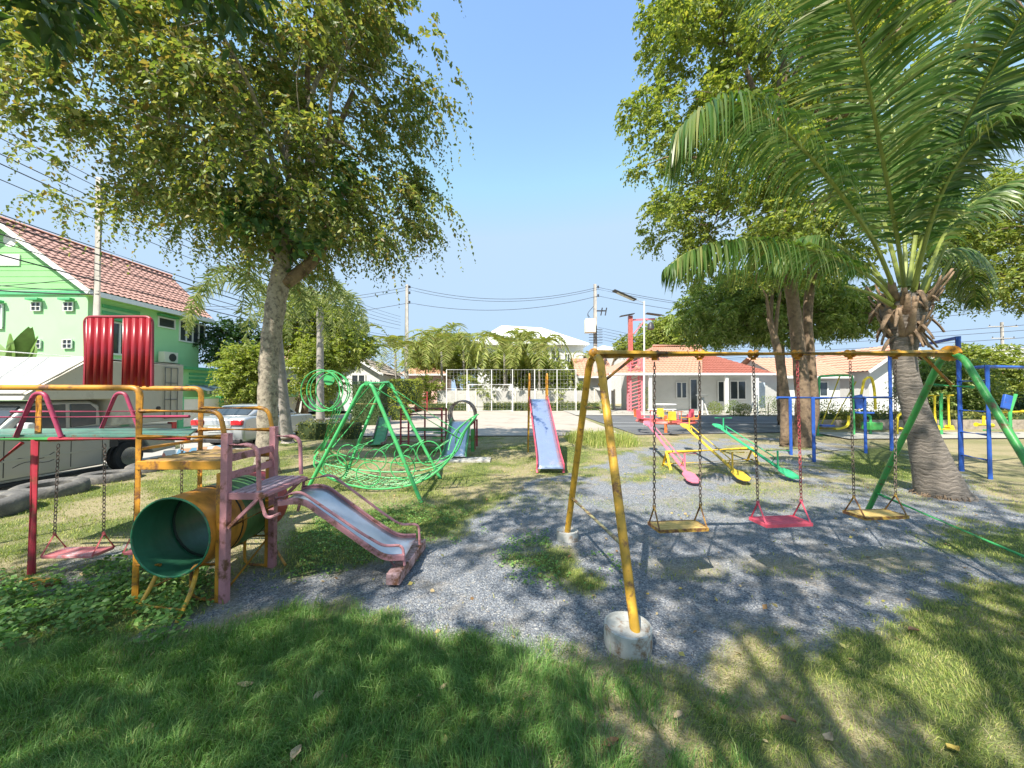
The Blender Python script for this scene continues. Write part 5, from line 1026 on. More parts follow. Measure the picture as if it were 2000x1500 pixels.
rf = MB(); tile_roof(rf, (ax0, YF_, zE), (xm, YF_, zE), (rA1.x, 33, 5.75), (rA0.x, 33, 5.75), .32, .4); rf.build("roof", orange_t, bw)
rf = MB(); tile_roof(rf, (xm, YF_, zE), (ax1, YF_, zE), (ax1 - 3.4, 33.2, 5.3), (xm + .1, 33.2, 5.3), .32, .4); rf.build("roof", shaded_orange_t, bw)  # the shade on this right slope is painted into the tile colour
MB().quad((ax0, YF_, zE), (rA0.x, 33, 5.75), (ax0, 37.5, zE)).build("roof", orange_t, bw); MB().quad((ax1, YF_, zE), (ax1, 37.5, zE), (ax1 - 3.4, 33.2, 5.3)).build("roof", shaded_orange_t, bw)
MB().bar((ax0, YF_ - .02, zE - .04), (ax1, YF_ - .02, zE - .04), .06, .16).build("fascia", white_paint, bw)
MB().quad((ax0, YF_, zE - .1), (ax1, YF_, zE - .1), (ax1, 30.6, zE + .1), (ax0, 30.6, zE + .1)).build("porch_ceiling", white_wall, bw)
rc = MB(); rc.tube([(rA0.x, 33, 5.85), (rA1.x, 33, 5.85)], .12, 6); rc.build("ridge_cap", orange_t, bw)
for px, py, w, h in ((1331, 762, .85, 1.3), (1355, 770, .6, 2.5), (1408, 765, .5, 1.7), (1441, 762, 1.3, 1.5)):
    c = at(px, py, 30.56); window(bw, c, w, h, (1, 0, 0), (0, -1, 0), (2 if w > .8 else 1, 1), .09)
c = at(1483, 772, 30.55); MB().box(c, (.95, .06, 2.1)).build("door", mat("pale_blue_door", (.45, .52, .6), .6), bw, bevel=.01)
# small neighbours
def house(name_lab, x0, x1, y0, y1, h, rh, rm, wm, gable='y', over=.5, wins=(), ridge=None, tw=.4, cat="house"):
    t = thing("house", ((x0 + x1) / 2, (y0 + y1) / 2, 0), name_lab, cat); MB().bx(x0, x1, y0, y1, 0, h).build("wall", wm, t); r = MB(); o = over; xc, yc = (x0 + x1) / 2, (y0 + y1) / 2
    if gable == 'x':                                                    # ridge along x, slopes face the camera
        tile_roof(r, (x0 - o, y0 - o, h), (x1 + o, y0 - o, h), (x1 + o, yc, h + rh), (x0 - o, yc, h + rh), tw, .45); r.quad((x0 - o, y1 + o, h), (x1 + o, y1 + o, h), (x1 + o, yc, h + rh), (x0 - o, yc, h + rh))
        MB().prism([(x0, y0, h), (x0, y1, h), (x0, yc, h + rh - .1)], (x1 - x0, 0, 0)).build("gable_wall", wm, t)
        MB().bar((x0 - o, y0 - o - .02, h - .06), (x1 + o, y0 - o - .02, h - .06), .06, .2).build("fascia", white_paint, t)
    elif gable == 'y':
        for s in (-1, 1):
            xe = xc + s * ((x1 - x0) / 2 + o); tile_roof(r, (xe, y0 - o, h), (xe, y1 + o, h), (xc, y1 + o, h + rh), (xc, y0 - o, h + rh), tw, .45)
            MB().bar((xe, y0 - o - .02, h - .08), (xc, y0 - o - .02, h + rh - .08), .06, .2).build("fascia", white_paint, t)
        MB().prism([(x0, y0 - .01, h), (x1, y0 - .01, h), (xc, y0 - .01, h + rh - .1)], (0, y1 - y0, 0)).build("gable_wall", wm, t)
    else:                                                               # hip
        q = min(x1 - x0, y1 - y0) / 2; a, b_, c, d = (x0 - o, y0 - o, h), (x1 + o, y0 - o, h), (x1 + o, y1 + o, h), (x0 - o, y1 + o, h); e, f = ridge or ((x0 + q, yc, h + rh), (x1 - q, yc, h + rh))
        r.quad(a, b_, f, e); r.quad(b_, c, f); r.quad(c, d, e, f); r.quad(d, a, e)
        MB().bx(x0 - o, x1 + o, y0 - o, y1 + o, h - .22, h - .02).build("fascia", white_paint, t)
    r.build("roof", rm, t)
    for px, py, w, hh in wins: c = at(px, py, y0 - .04); window(t, c, w, hh, (1, 0, 0), (0, -1, 0), (2, 1), .1)
    return t
whr = mat("white_metal_roof", (.72, .72, .68), .6, var=.06, scale=.4, bump=0)
house("large two storey house with a white hip roof behind the palms", -5.5, 11.2, 58, 72, 9.3, 3.8, whr, white_wall, 'hip', .8, wins=((1085, 695, 1.4, 1.6), (1108, 700, .8, 1.4), (1060, 700, 1.4, 1.6)), ridge=((-1.8, 64, 13.3), (5.2, 64, 12.9)))
house("grey roofed terrace house right of the white hip roof", 11.6, 17.5, 54, 64, 7.6, 1.6, whr, mat("grey_wall", (.5, .5, .5), .85), 'hip', .4, wins=((1160, 700, .9, 1.2),))
house("small house with a faded salmon roof left of the bungalow", 7.2, 10.0, 38, 45, 3.3, 2.2, orange_t, white_wall, 'x', .6)
house("small white house with a grey gabled roof left of the court", -16.2, -12.0, 33.5, 40, 3.3, 1.6, mat("grey_brown_tile", (.42, .36, .32), .8), white_wall, 'y', .5, wins=((700, 745, 1.2, 1.2),))
house("pinkish house with an orange roof behind the small palms", -12.8, -8.2, 44, 50, 3.9, 1.8, orange_t, mat("pink_render", (.72, .48, .42), .85), 'hip', .5, wins=((752, 738, 1.2, 1.4), (775, 738, .9, 1.4)))
house("house with terracotta roof seen between the left trees", -22, -17.5, 31, 38, 3.8, 2.2, terra, white_wall, 'x', .6)
house("house with a broad orange roof right of the twin trunk", 22.5, 27.5, 31, 38, 3.0, 1.9, orange_t, white_wall, 'x', .6, wins=((1600, 760, 1.4, 1.2),))
house("white gabled house with red trimmed roof left of the palm trunk", 29.5, 35, 30.5, 38, 3.4, 2.3, orange_t, white_wall, 'y', .6, wins=((1742, 762, .8, 1.3),))
house("white house with an orange roof just right of the palm trunk", 36.6, 43, 33, 40, 3.2, 2.5, orange_t, white_wall, 'x', .6)
house("wide grey roofed warehouse at the far right", 60, 118, 66, 90, 6.4, 3.3, mat("zinc_roof", (.50, .49, .47), .6, var=.1, scale=.2), mat("shed_wall", (.68, .68, .66), .8), 'hip', .5, ridge=((92, 68, 10.2), (92, 88, 10.2)), cat="warehouse")
gw = thing("boundary_wall", (1, 36, 0), "long white boundary wall behind the court hedge", "wall")
for i in range(9): x = -7.2 + i * 1.9; MB().bx(x, x + 1.78, 35.5, 35.62, 0, 1.86).build("panel", mat('greyish_wall', (.50, .49, .46), .9, var=.15, scale=1, dirt=(.38, .36, .32), dirt_amt=.4), gw); MB().bx(x + 1.78, x + 1.9, 35.46, 35.66, 0, 1.98).build("pillar", offwhite, gw)
gw2 = thing("boundary_wall", (30, 29, 0), "low white wall before the orange roofed houses at right", "wall"); MB().bx(22, 40, 29.2, 29.35, 0, 1.3).build("panel", white_wall, gw2)
gf = thing("garden_wall", (18, 17, 0), "low rough stone kerb in front of the planted bank", "wall"); stm = mat("rough_stone", (.34, .29, .23), .95, var=.5, scale=6, bump=1, bscale=12); MB().bx(13.6, 38, 16.95, 17.25, 0, .42).build("stone", stm, gf)
# ---- fence and goal --------------------------------------------------------
cf = thing("court_fence", (0, 33.4, 0), "tall white pipe fence at the far end of the court", "fence")
xs_f = [at(px, 760, 33.2).x for px in (872, 912, 960, 1001, 1044, 1088, 1125)]
for x in xs_f: MB().tube([(x, 33.2, 0), (x, 33.2, 3.75)], .036, 6).build("post", white_paint, cf)
for z in (3.72, 2.0): MB().tube([(xs_f[0], 33.2, z), (xs_f[-1], 33.2, z)], .028, 6).build("rail", white_paint, cf)
wm_ = MB(); x = xs_f[0]
while x < xs_f[-1]: wm_.tube([(x, 33.2, .1), (x, 33.2, 3.7)], .004, 3); x += .32
for i in range(11): wm_.tube([(xs_f[0], 33.2, .2 + i * .33), (xs_f[-1], 33.2, .2 + i * .33)], .004, 3)
wm_.build("wire_mesh", white_paint, cf)
gl = thing("goal", (-2, 32, 0), "white pipe goal frame standing on the far side of the court", "goal"); x0, x1 = at(915, 800, 32.3).x, at(1001, 800, 32.3).x
for x in (x0, x1): MB().tube([(x, 32.3, 0), (x, 32.3, 2.35)], .06, 8).build("upright", white_paint, gl); MB().tube([(x, 32.3, 2.3), (x, 33.1, .05)], .04, 6).build("stay", white_paint, gl)
MB().tube([(x0, 32.3, 2.35), (x1, 32.3, 2.35)], .06, 8).build("crossbar", white_paint, gl); MB().tube([(x0, 33.1, .05), (x1, 33.1, .05)], .04, 6).build("base_bar", white_paint, gl)
cl = thing("climbing_frame", (-8.2, 31, 0), "small dark red ladder climbing frame across the court", "climbing frame")
x0, x1 = at(812, 790, 31).x, at(834, 790, 31).x
for x in (x0, x1): MB().tube([(x, 31, 0), (x, 31, 1.75)], .04, 6).build("post", red, cl)
for i in range(6): MB().tube([(x0, 31, .25 + i * .29), (x1, 31, .25 + i * .29)], .025, 6).build("rung", red, cl)
# ---- poles, wires, lamps ---------------------------------------------------
polem = mat("concrete_pole", (.48, .45, .41), .9, var=.2, scale=3, bump=.4)
def pole(b, h, r, lab, arms=(), group="concrete power poles"):
    b = V(b); t = thing("utility_pole", b, lab, "pole", group); MB().tube([b, b + V((0, 0, h))], [r * 1.25, r * .8], 10).build("shaft", polem, t)
    for z, w in arms:
        MB().bar(b + V((-w / 2, -.12, z)), b + V((w / 2, -.12, z)), .09, .1).build("cross_arm", polem, t)
        for k in (-.45, 0, .45): MB().lathe(b + V((k * w, -.12, z + .05)), [(.03, 0), (.06, .05), (.04, .1), (.06, .14), (.02, .2)], 8).build("insulator", darkm, t)
    return t
pole((-13.55, 12.0, -.22), 8.95, .12, "concrete pole rising before the green house gable", ())
pl_ = pole((-10.95, 38.3, 0), 12.9, .2, "thin concrete power pole above the small palms, left of the middle", ())
p2 = pole((8.65, 38.3, 0), 12.95, .2, "power pole with a transformer box left of the street lamp", ())
for p_, dz in ((pl_, (12.5, 11.9, 10.9)), (p2, (12.5, 11.6))):
    for z in dz: MB().lathe(V((p_.location.x + .3, 38.2, z)), [(.05, 0), (.12, .06), (.06, .14), (.12, .2), (.03, .3)], 8).build("insulator", darkm, p_)
for i in range(6): MB().bar((p2.location.x - .7, 38.1, 8.2 - i * .28), (p2.location.x + .7, 38.1, 8.2 - i * .28), .06, .05).build("bracket", darkm, p2)
MB().box((p2.location.x - .62, 37.9, 8.5), (1.05, .8, 1.4)).build("transformer", offwhite, p2, bevel=.04)
for k in (-.2, .1): MB().tube(fillet([(p2.location.x - .4 + k, 38, 9.0), (p2.location.x - .9, 38, 9.8), (p2.location.x - .2, 38.1, 10.6)], .3), .03, 5).build("lead", darkm, p2)
MB().box((p2.location.x + .6, 38.0, 10.1), (1.0, .12, .12)).build("fuse_arm", darkm, p2)
for k in (.5, .95): MB().tube([(p2.location.x + k, 37.9, 9.6), (p2.location.x + k + .15, 37.9, 10.4)], .06, 6).build("fuse", darkm, p2)
pole((66.5, 50, 0), 11.2, .2, "distant power pole with crossed arms over the warehouse roof", ((10.6, 4.0), (9.0, 3.2)))
pole((24.6, 52, 0), 9.6, .15, "thin pole far behind the orange roofs, right of the twin trunk", ((9.0, 1.4),))
wire_m = mat("wire_black", (.04, .04, .045), .6, bump=0)
WN = {}
def wire(a, b_, sag, r=.012, lab="thin black power line strung above the left lane", group="power lines above the left lane"):
    WN[lab] = WN.get(lab, 0) + 1; base_lab = lab
    if group not in ("power lines above the left lane",): lab = lab + ", " + ("topmost", "second from the top", "third from the top", "fourth from the top", "fifth from the top", "lowest")[WN[base_lab] - 1] + " of its bunch"
    a, b_ = V(a), V(b_); n = 24; P = [a.lerp(b_, i / n) + V((0, 0, -sag * 4 * (i / n) * (1 - i / n))) for i in range(n + 1)]
    return tag(MB().tube(P, r, 4).build("power_line", wire_m, angle=180), lab, "cable", group)
for i, (dx, z, z2, r) in enumerate(((.0, 8.55, 8.3, .012), (.12, 8.25, 8.0, .012), (-.1, 7.95, 7.7, .014), (.0, 7.65, 7.4, .016), (.1, 7.2, 7.0, .012), (0, 6.35, 6.2, .014), (.1, 6.1, 6.0, .022), (-.05, 5.85, 5.7, .016), (.08, 5.6, 5.4, .012), (0, 5.3, 5.3, .02))):
    X_ = -13.35 + dx; wire((X_ + .5, 3.0, z + .15), (X_, 12, z), .12, r); wire((X_, 12, z), (-11.5, 38, z2 + 1.2), .45, r)
for i, (z, z2, k) in enumerate(((6.0, 5.0, 0), (5.75, 4.9, .1), (5.2, 5.5, .3))): wire((-22, 12.2, z), (-13.5, 12.0, z2), .2, .013 + .01 * (i == 1), "thin dark service cable crossing the green gable", "service cables before the gable")
for z, zz, r in ((12.65, 12.6, .022), (12.35, 12.4, .02), (10.98, 11.7, .022)):
    wire((-10.65, 38.2, z), (8.95, 38.2, zz), 1.25 if z > 12 else 1.1, r, "sagging line between the two distant power poles", "lines between the distant poles")
    wire((-45, 42, z - .6), (-10.65, 38.2, z), 1.2, r, "line running left from the thin distant pole", "lines left of the thin pole")
    wire((8.95, 38.2, zz), (46, 42, zz - 1.6), 1.3, r, "line running right from the transformer pole", "lines right of the transformer pole")
for i in range(5): wire((8.9, 38, 8.4 - i * .3), (36, 52, 7.5 - i * .35), .5, .016, "low cable running right from the transformer pole", "low cables right of the transformer pole")
for i, (za, zb) in enumerate(((5.6, 8.4), (5.3, 7.9), (4.6, 7.3), (4.2, 6.3), (6.6, 10.0), (7.6, 11.5))): wire((20, 44, za + 1.5), (52, 26, zb - .5), .4, .02, "thin cable crossing the sky right of the palm", "cables across the sky at right")
lampb = gr(1258, 830); sl = thing("street_lamp", lampb, "slim white street lamp post with an angled dark solar head", "street lamp")
top_ = at(1258, 588, lampb.y); MB().tube([lampb, top_], [.05, .04], 10).build("post", white_paint, sl); a_ = at(1238, 584, lampb.y - .1); MB().tube([top_ + V((0, 0, -.1)), a_], .025, 8).build("arm", white_paint, sl)
h0, h1 = at(1241, 586, lampb.y - .1), at(1198, 567, lampb.y - .3); MB().bar(h0, h1, .30, .07).build("lamp_head", darkm, sl, bevel=.015); MB().bar(h0.lerp(h1, .1) + V((0, 0, -.05)), h0.lerp(h1, .85) + V((0, 0, -.05)), .2, .03).build("lens", offwhite, sl)
pt_ = thing("lattice_tower", (9.4, 29.2, 0), "pink lattice tower with black panels and a hanging lantern", "tower"); pinkt = paint("salmon_paint", (.80, .22, .26), .03); xa, xb = at(1229, 760, 29.2).x, at(1251, 760, 29.2).x; zt_ = at(1240, 700, 29.2).z
for x in (xa, xb):
    for y in (28.9, 29.6): MB().bar((x, y, 0), (x, y, zt_), .12, .12).build("upright", pinkt, pt_)
for i in range(15):
    z = .2 + i * (zt_ - .3) / 15; MB().bar((xa, 28.86, z), (xb, 28.86, z + .28), .06, .06).build("lattice_bar", pinkt, pt_)
    MB().box((xa - .12, 28.9, z), (.16, .12, .12)).build("bracket", pinkt, pt_)
MB().bar((xa + .12, 29.2, zt_ - .5), (xa + .12, 29.2, 7.75), .3, .3).build("mast", paint("rust_pink", (.62, .15, .13), .1), pt_)
m0 = at(1236, 625, 29.2); MB().bar(m0, at(1279, 623, 29.2), .12, .12).build("arm", pinkt, pt_); MB().bar(at(1238, 652, 29.2), at(1258, 627, 29.2), .09, .09).build("arm_brace", pinkt, pt_)
for q in (((1211, 618), (1238, 613)), ((1262, 612), (1291, 616))): MB().bar(at(*q[0], 29.1), at(*q[1], 29.1), .5, .05).build("solar_panel", darkm, pt_)
c = at(1271, 636, 29.2); MB().lathe(c + V((0, 0, -.35)), [(.1, 0), (.28, .08), (.22, .45), (.08, .62)], 10).build("lantern", darkm, pt_)
# ------------------------------------------------------------------ vehicles
silver = mat("silver_car_paint", (.50, .52, .53), .3, .35, var=.04, scale=1, bump=0, coat=.6); beige = mat("champagne_car_paint", (.42, .43, .41), .32, .35, var=.05, scale=1, bump=0, coat=.5)
camper_m = mat("camper_panel", (.62, .58, .50), .7, var=.12, scale=1.5, bump=.1, dirt=(.45, .41, .35), dirt_amt=.38, dscale=1.5); camper_top = mat("camper_top", (.58, .56, .52), .7, var=.06, bump=.1)
tail_r = mat("tail_lamp_red", (.65, .02, .03), .2, bump=0, coat=.8); chrome = mat("chrome", (.75, .76, .78), .18, .9, bump=0)
def wheel(c, r, w, parent, side=1):
    c = V(c); o = MB().tube([c - V((w / 2, 0, 0)), c - V((w / 2 - .03, 0, 0)), c + V((w / 2 - .03, 0, 0)), c + V((w / 2, 0, 0))], [r * .93, r, r, r * .93], 28).build("wheel", black, parent)
    MB().tube([c + V((side * (w / 2 - .01), 0, 0)), c + V((side * (w / 2 + .012), 0, 0))], [r * .64, r * .6], 20).build("rim", chrome, o)
    return o
def side(parent, nm, prof, x0, x1, m, **k): return MB().prism([(x0, y, z) for y, z in prof], (x1 - x0, 0, 0)).build(nm, m, parent, **k)
zr = -.22; XS_, XO = -9.35, -11.15
pk = thing("pickup_truck", (-10.2, 7.8, zr), "champagne pickup truck carrying a large beige camper box", "truck")
side(pk, "body", [(5.15, .12), (5.55, .04), (5.6, .35), (5.8, .55), (6.2, .60), (6.5, .5), (6.65, .05), (8.5, .05), (8.60, .35), (8.8, .55), (9.12, .62), (9.42, .5), (9.6, .25), (9.65, .12), (10.3, .18), (10.3, .84), (8.52, .88), (8.45, .93), (6.75, .92), (5.4, .80), (5.15, .62)], XS_, XO, beige, bevel=.03)
side(pk, "cab", [(6.72, .90), (7.22, 1.46), (7.5, 1.52), (8.25, 1.51), (8.46, 1.42), (8.52, .90)], XS_ - .07, XO + .07, beige, bevel=.05)
for q in ([(6.95, .95), (7.27, 1.43), (7.80, 1.45), (7.82, .95)], [(7.90, .95), (7.88, 1.45), (8.26, 1.44), (8.38, 1.32), (8.38, .98)]): side(pk, "side_window", q, XS_ - .075, XS_ - .055, glass, bevel=.01)
MB().prism([(XS_ - .14, 6.80, .96), (XO + .14, 6.80, .96), (XO + .18, 7.17, 1.42), (XS_ - .18, 7.17, 1.42)], (0, -.02, .015)).build("windscreen", glass, pk)
for y in (6.82, 7.86, 8.46): side(pk, "door_gap", [(y, .12), (y + .014, .12), (y + .014, .92), (y, .92)], XS_ - .0, XS_ + .003, darkm)
side(pk, "trim_strip", [(6.8, .40), (8.5, .40), (8.5, .435), (6.8, .435)], XS_, XS_ + .014, beige); side(pk, "side_step", [(6.7, -.06), (8.55, -.06), (8.55, .0), (6.7, .0)], XS_ + .06, XS_ - .12, black, bevel=.01)
for y in (6.15, 9.10): wheel((XS_ - .13, y, zr + .36), .36, .22, pk); side(pk, "wheel_arch", [(y - .42, .1), (y - .3, .48), (y, .57), (y + .3, .48), (y + .42, .1)], XS_ - .3, XS_ - .12, darkm)
side(pk, "fuel_flap", [(8.62, .42), (8.80, .42), (8.80, .60), (8.62, .60)], XS_, XS_ + .01, darkm)
side(pk, "tail_lamp", [(10.18, .62), (10.32, .62), (10.32, .88), (10.18, .88)], XS_ + .012, XS_ - .12, tail_r); side(pk, "rear_bumper", [(10.3, .12), (10.45, .12), (10.45, .3), (10.3, .3)], XS_, XO, chrome)
MB().box((XS_ + .14, 7.02, 1.02), (.22, .12, .20)).build("wing_mirror", white_paint, pk, bevel=.03)
for y in (7.0, 8.05): MB().box((XS_ + .02, y + .62, .80), (.035, .18, .04)).build("door_handle", chrome, pk, bevel=.008)
sw_ = MB(); pz = .28                                                     # scribbled strokes in place of the unreadable door lettering
for k in range(2): sw_.tube([(XS_ + .006, 6.95 + i * .09, pz + k * .10 + .05 * math.sin(i * .8 + k) + i * .012) for i in range(8)], .006, 4)
sw_.build("door_scribble", darkm, pk)
cb = thing("camper_box", (-10.3, 9, .9), "large beige camper box with a sloped white nose on the pickup bed", "camper")
side(cb, "box", [(7.02, 1.54), (7.06, 1.64), (8.15, 2.42), (10.46, 2.45), (10.46, .92), (8.6, .92), (8.6, 1.54)], XS_ + .05, XO - .1, camper_m, bevel=.02)
MB().prism([(XS_ + .04, 7.03, 1.665), (XO - .09, 7.03, 1.665), (XO - .09, 8.14, 2.455), (XS_ + .04, 8.14, 2.455)], (0, -.012, .016)).build("nose_panel", camper_top, cb)
MB().bx(XS_ + .04, XO - .09, 8.15, 10.47, 2.455, 2.475).build("roof_panel", camper_top, cb)
for P in ([(7.04, 1.66), (8.15, 2.44)],): MB().tube([(XS_ + .07, y, z) for y, z in P], .022, 6).build("edge_trim", offwhite, cb)
fr = MB()
for y in (9.88, 10.05, 10.25): fr.tube([(XS_ + .075, y, 1.0), (XS_ + .075, y, 2.36)], .013, 5)
for z in (1.0, 1.5, 1.95, 2.36): fr.tube([(XS_ + .075, 9.88, z), (XS_ + .075, 10.25, z)], .013, 5)
fr.build("vent_grille", mat("grille_grey", (.35, .34, .32), .6), cb); MB().tube([(XS_ + .05, 9.72, 1.28), (XS_ + .08, 9.72, 1.28)], .05, 14).build("filler_cap", darkm, cb)
sd_ = thing("sedan", (-10.05, 14.8, zr), "silver sedan seen from behind on the lane beside the camper", "car")
X0_, X1_ = -10.95, -9.12
side(sd_, "body", [(12.62, .12), (12.58, .40), (12.66, .80), (13.0, .86), (16.9, .72), (17.15, .45), (17.1, .02), (12.7, .0)], X0_, X1_, silver, bevel=.07)
side(sd_, "cabin", [(13.05, .84), (13.75, 1.20), (14.6, 1.24), (15.3, 1.18), (16.1, .80)], X0_ + .16, X1_ - .16, silver, bevel=.08)
MB().prism([(X0_ + .26, 13.12, .885), (X1_ - .26, 13.12, .885), (X1_ - .33, 13.66, 1.165), (X0_ + .33, 13.66, 1.165)], (0, -.015, .02)).build("rear_window", glass, sd_)
side(sd_, "side_window", [(13.5, .88), (13.95, 1.14), (15.2, 1.12), (15.75, .86)], X1_ - .165, X1_ - .145, glass)
for x in (X0_ + .05, X1_ - .43): MB().box((x + .19, 12.62, .66), (.40, .14, .20)).build("tail_lamp", tail_r, sd_, bevel=.04)
for x in (X0_ + .43,): MB().bx(x, x + .97, 12.585, 12.60, .50, .58).build("boot_trim", chrome, sd_)
MB().bx(-10.32, -9.78, 12.565, 12.58, .36, .52).build("number_plate", white_paint, sd_); MB().bx(X0_ + .1, X1_ - .1, 12.57, 12.7, -.02, .10).build("lower_bumper", darkm, sd_, bevel=.02)
for y in (13.6, 16.2): wheel((X1_ - .11, y, zr + .31), .31, .2, sd_); wheel((X0_ + .11, y, zr + .31), .31, .2, sd_, -1)
wt = thing("pickup_truck", (42.5, 31, 0), "small white pickup parked far off at the right edge", "truck")
MB().prism([(40.2, 30, .3), (44.8, 30, .3), (44.8, 30, .95), (43.4, 30, 1.0), (42.9, 30, 1.55), (41.6, 30, 1.6), (41.4, 30, 1.0), (40.2, 30, .95)], (0, 1.7, 0)).build("body", white_paint, wt, bevel=.05)
MB().prism([(41.75, 29.99, 1.05), (42.9, 29.99, 1.05), (42.75, 29.99, 1.48), (41.8, 29.99, 1.48)], (0, -.02, 0)).build("side_window", glass, wt)
for x in (41.0, 44.0): MB().tube([(x, 29.92, .36), (x, 30.15, .36)], .36, 18).build("wheel", black, wt)
# ---- tyres along the lane ---------------------------------------------------
ty_m = mat("dusty_tyre", (.13, .125, .12), .95, var=.35, scale=7, bump=.8, bscale=30, dirt=(.22, .205, .18), dirt_amt=.42)
def tyre(c, R_, h, tx, tz, lab):
    c = V(c); t = thing("old_tyre", c, lab, "tyre", "old tyres laid flat along the lane"); prof = [(.55, .12), (.62, .02), (.86, 0), (.97, .12), (1.0, .35), (1.0, .65), (.97, .88), (.86, 1), (.62, .98), (.55, .88)]; b = MB(); n = 30
    for k in range(n):
        a = 2 * math.pi * k / n
        for r, z in prof: q = R_ * r * (1 + (.012 if k % 2 and r > .95 else 0)); b.v.append(c + Matrix.Rotation(tx, 3, 'X') @ V((q * math.cos(a), q * math.sin(a), z * h)))
    m_ = len(prof)
    for k in range(n):
        for j in range(m_): a, bb = k * m_ + j, ((k + 1) % n) * m_ + j; j2 = (j + 1) % m_; b.f.append((a, bb, ((k + 1) % n) * m_ + j2, k * m_ + j2))
    b.build("casing", ty_m, t, angle=50); return t
tyre((-7.45, 5.15, -.05), .52, .27, .03, 0, "largest grey tyre at the left edge of the lawn, nearest the camera")
tyre((-7.75, 6.25, -.06), .45, .24, .05, 0, "dusty tyre next behind the largest one")
tyre((-7.85, 7.25, -.08), .44, .22, -.04, 0, "third dusty tyre along the lane")
tyre((-7.95, 8.2, -.08), .42, .22, .03, 0, "fourth dusty tyre along the lane, below the truck wheel")
tyre((-8.0, 9.15, -.08), .40, .22, 0, 0, "fifth tyre along the lane behind the yellow platform")
tyre((-8.0, 10.1, -.08), .40, .22, 0, 0, "farthest tyre of the row along the lane")
# painted board near the tyres
bm, nt, b = nodes("painted_board"); tcn = N(nt, "ShaderNodeTexCoord"); vo = N(nt, "ShaderNodeTexVoronoi", Scale=5.0); nt.links.new(tcn.outputs["Object"], vo.inputs["Vector"]); s_ = N(nt, "ShaderNodeSeparateColor"); nt.links.new(vo.outputs["Color"], s_.inputs[0])
r_ = ramp(nt, s_.outputs[0], [(0, (.20, .42, .62)), (.3, (.72, .76, .78)), (.6, (.75, .42, .25)), (.75, (.75, .77, .76)), (.9, (.62, .22, .16))]); r_.color_ramp.interpolation = 'CONSTANT'; nt.links.new(r_.outputs[0], b.inputs[0])
a, c = at(312, 893, 9.0), at(432, 880, 9.8); o = MB().prism([a + V((0, 0, -.10)), c + V((0, 0, -.10)), c + V((0, .1, .14)), a + V((0, .1, .14))], (0, .02, 0)).build("painted_board", bm); tag(o, "low board painted with blue and orange patches behind the yellow platform", "board")
# ------------------------------------------------------------------ second play unit behind the boat swing
mp_ = thing("play_structure", (-2.2, 10.8, 0), "small red framed play unit with a metal chute and ring tunnel behind the boat swing", "play structure")
xl, xr, xe = at(783, 800, 11.3).x, at(863, 800, 10.9).x, at(927, 820, 10.9).x
for x, y, z in ((xl, 11.3, 1.2), (at(798, 820, 10.6).x, 10.6, 1.1), (xr, 10.9, 1.2), (xr, 11.6, 1.2), (xe, 10.9, .85), (xe, 11.6, .85), (at(830, 800, 11.9).x, 11.9, 1.2)): MB().tube([(x, y, 0), (x, y, z)], .028, 8).build("post", red, mp_)
for z in (1.2, 1.02, .62, .2): MB().tube([(xl, 11.3, z), (xr, 10.9, z)], .02, 6).build("rail", red, mp_)
for z in (1.2, 1.0): MB().tube([(xl, 11.9, z), (xr, 11.6, z)], .018, 6).build("rail", red, mp_)
MB().bx(xr - .9, xr, 10.9, 11.6, .56, .60).build("platform", green, mp_)
for x, y in ((xe, 10.9), (xe, 11.6)): MB().tube([(xr, y, .82), (xe, y, .82)], .018, 6).build("rail", red, mp_)
for k in range(3): c = at(902, 810, 10.8); MB().ring((c.x, 10.7 + k * .3, c.z), (.25, 1, 0), .40, .022, 30, 6).build("tunnel_ring", paint("faded_tan_paint", (.42, .33, .28), .15), mp_)
MB().grid(lambda u, v: V((c.x + .40 * math.cos(math.pi * (1 + v)), 10.7 + .6 * u, c.z + .40 * math.sin(math.pi * (1 + v)))), 3, 12).build("tunnel_floor", paint("faded_tan_paint", (.42, .33, .28), .15), mp_, solid=.01)
xa, xb = at(870, 860, 9.6).x, at(911, 860, 9.6).x
chute(mp_, [((xa + xb) / 2, 10.7, .86), ((xa + xb) / 2, 10.4, .84), ((xa + xb) / 2, 9.45, .12), ((xa + xb) / 2, 9.25, .10)], (.27, 0, 0), (.29, 0, 0), mat("bright_steel", (.62, .66, .72), .3, .5, var=.25, scale=2.5), bgreen, green, lip=.10)
MB().tube([(xb + .12, 10.0, .7), (xb + .12, 10.0, .1)], .05, 8).build("chute_leg", green, mp_)
for i in range(4): MB().bx(xr - .2, xr + .12, 10.3 + i * .12, 10.42 + i * .12, .12 + i * .13, .15 + i * .13).build("step", green, mp_)
tag(MB().bx(at(852, 900, 9.1).x, at(958, 900, 9.1).x, 8.95, 9.5, -.02, .045).build("concrete_slab", concrete, bevel=.01), "pale concrete slab at the foot of the wide metal chute", "slab")
mc = thing("slide", (-3.9, 13.0, 0), "small dark green chute with pinkish rails at the court edge", "slide")
a, c_ = at(752, 815, 13.4), gr(738, 872); chute(mc, [a, a.lerp(c_, .9), c_ + V((-.1, -.1, .06))], (.2, .05, 0), (.2, .05, 0), green, paint("dull_pink", (.4, .25, .25), .2), green)
MB().tube([a, (a.x, a.y, 0)], .03, 6).build("support", red, mc)
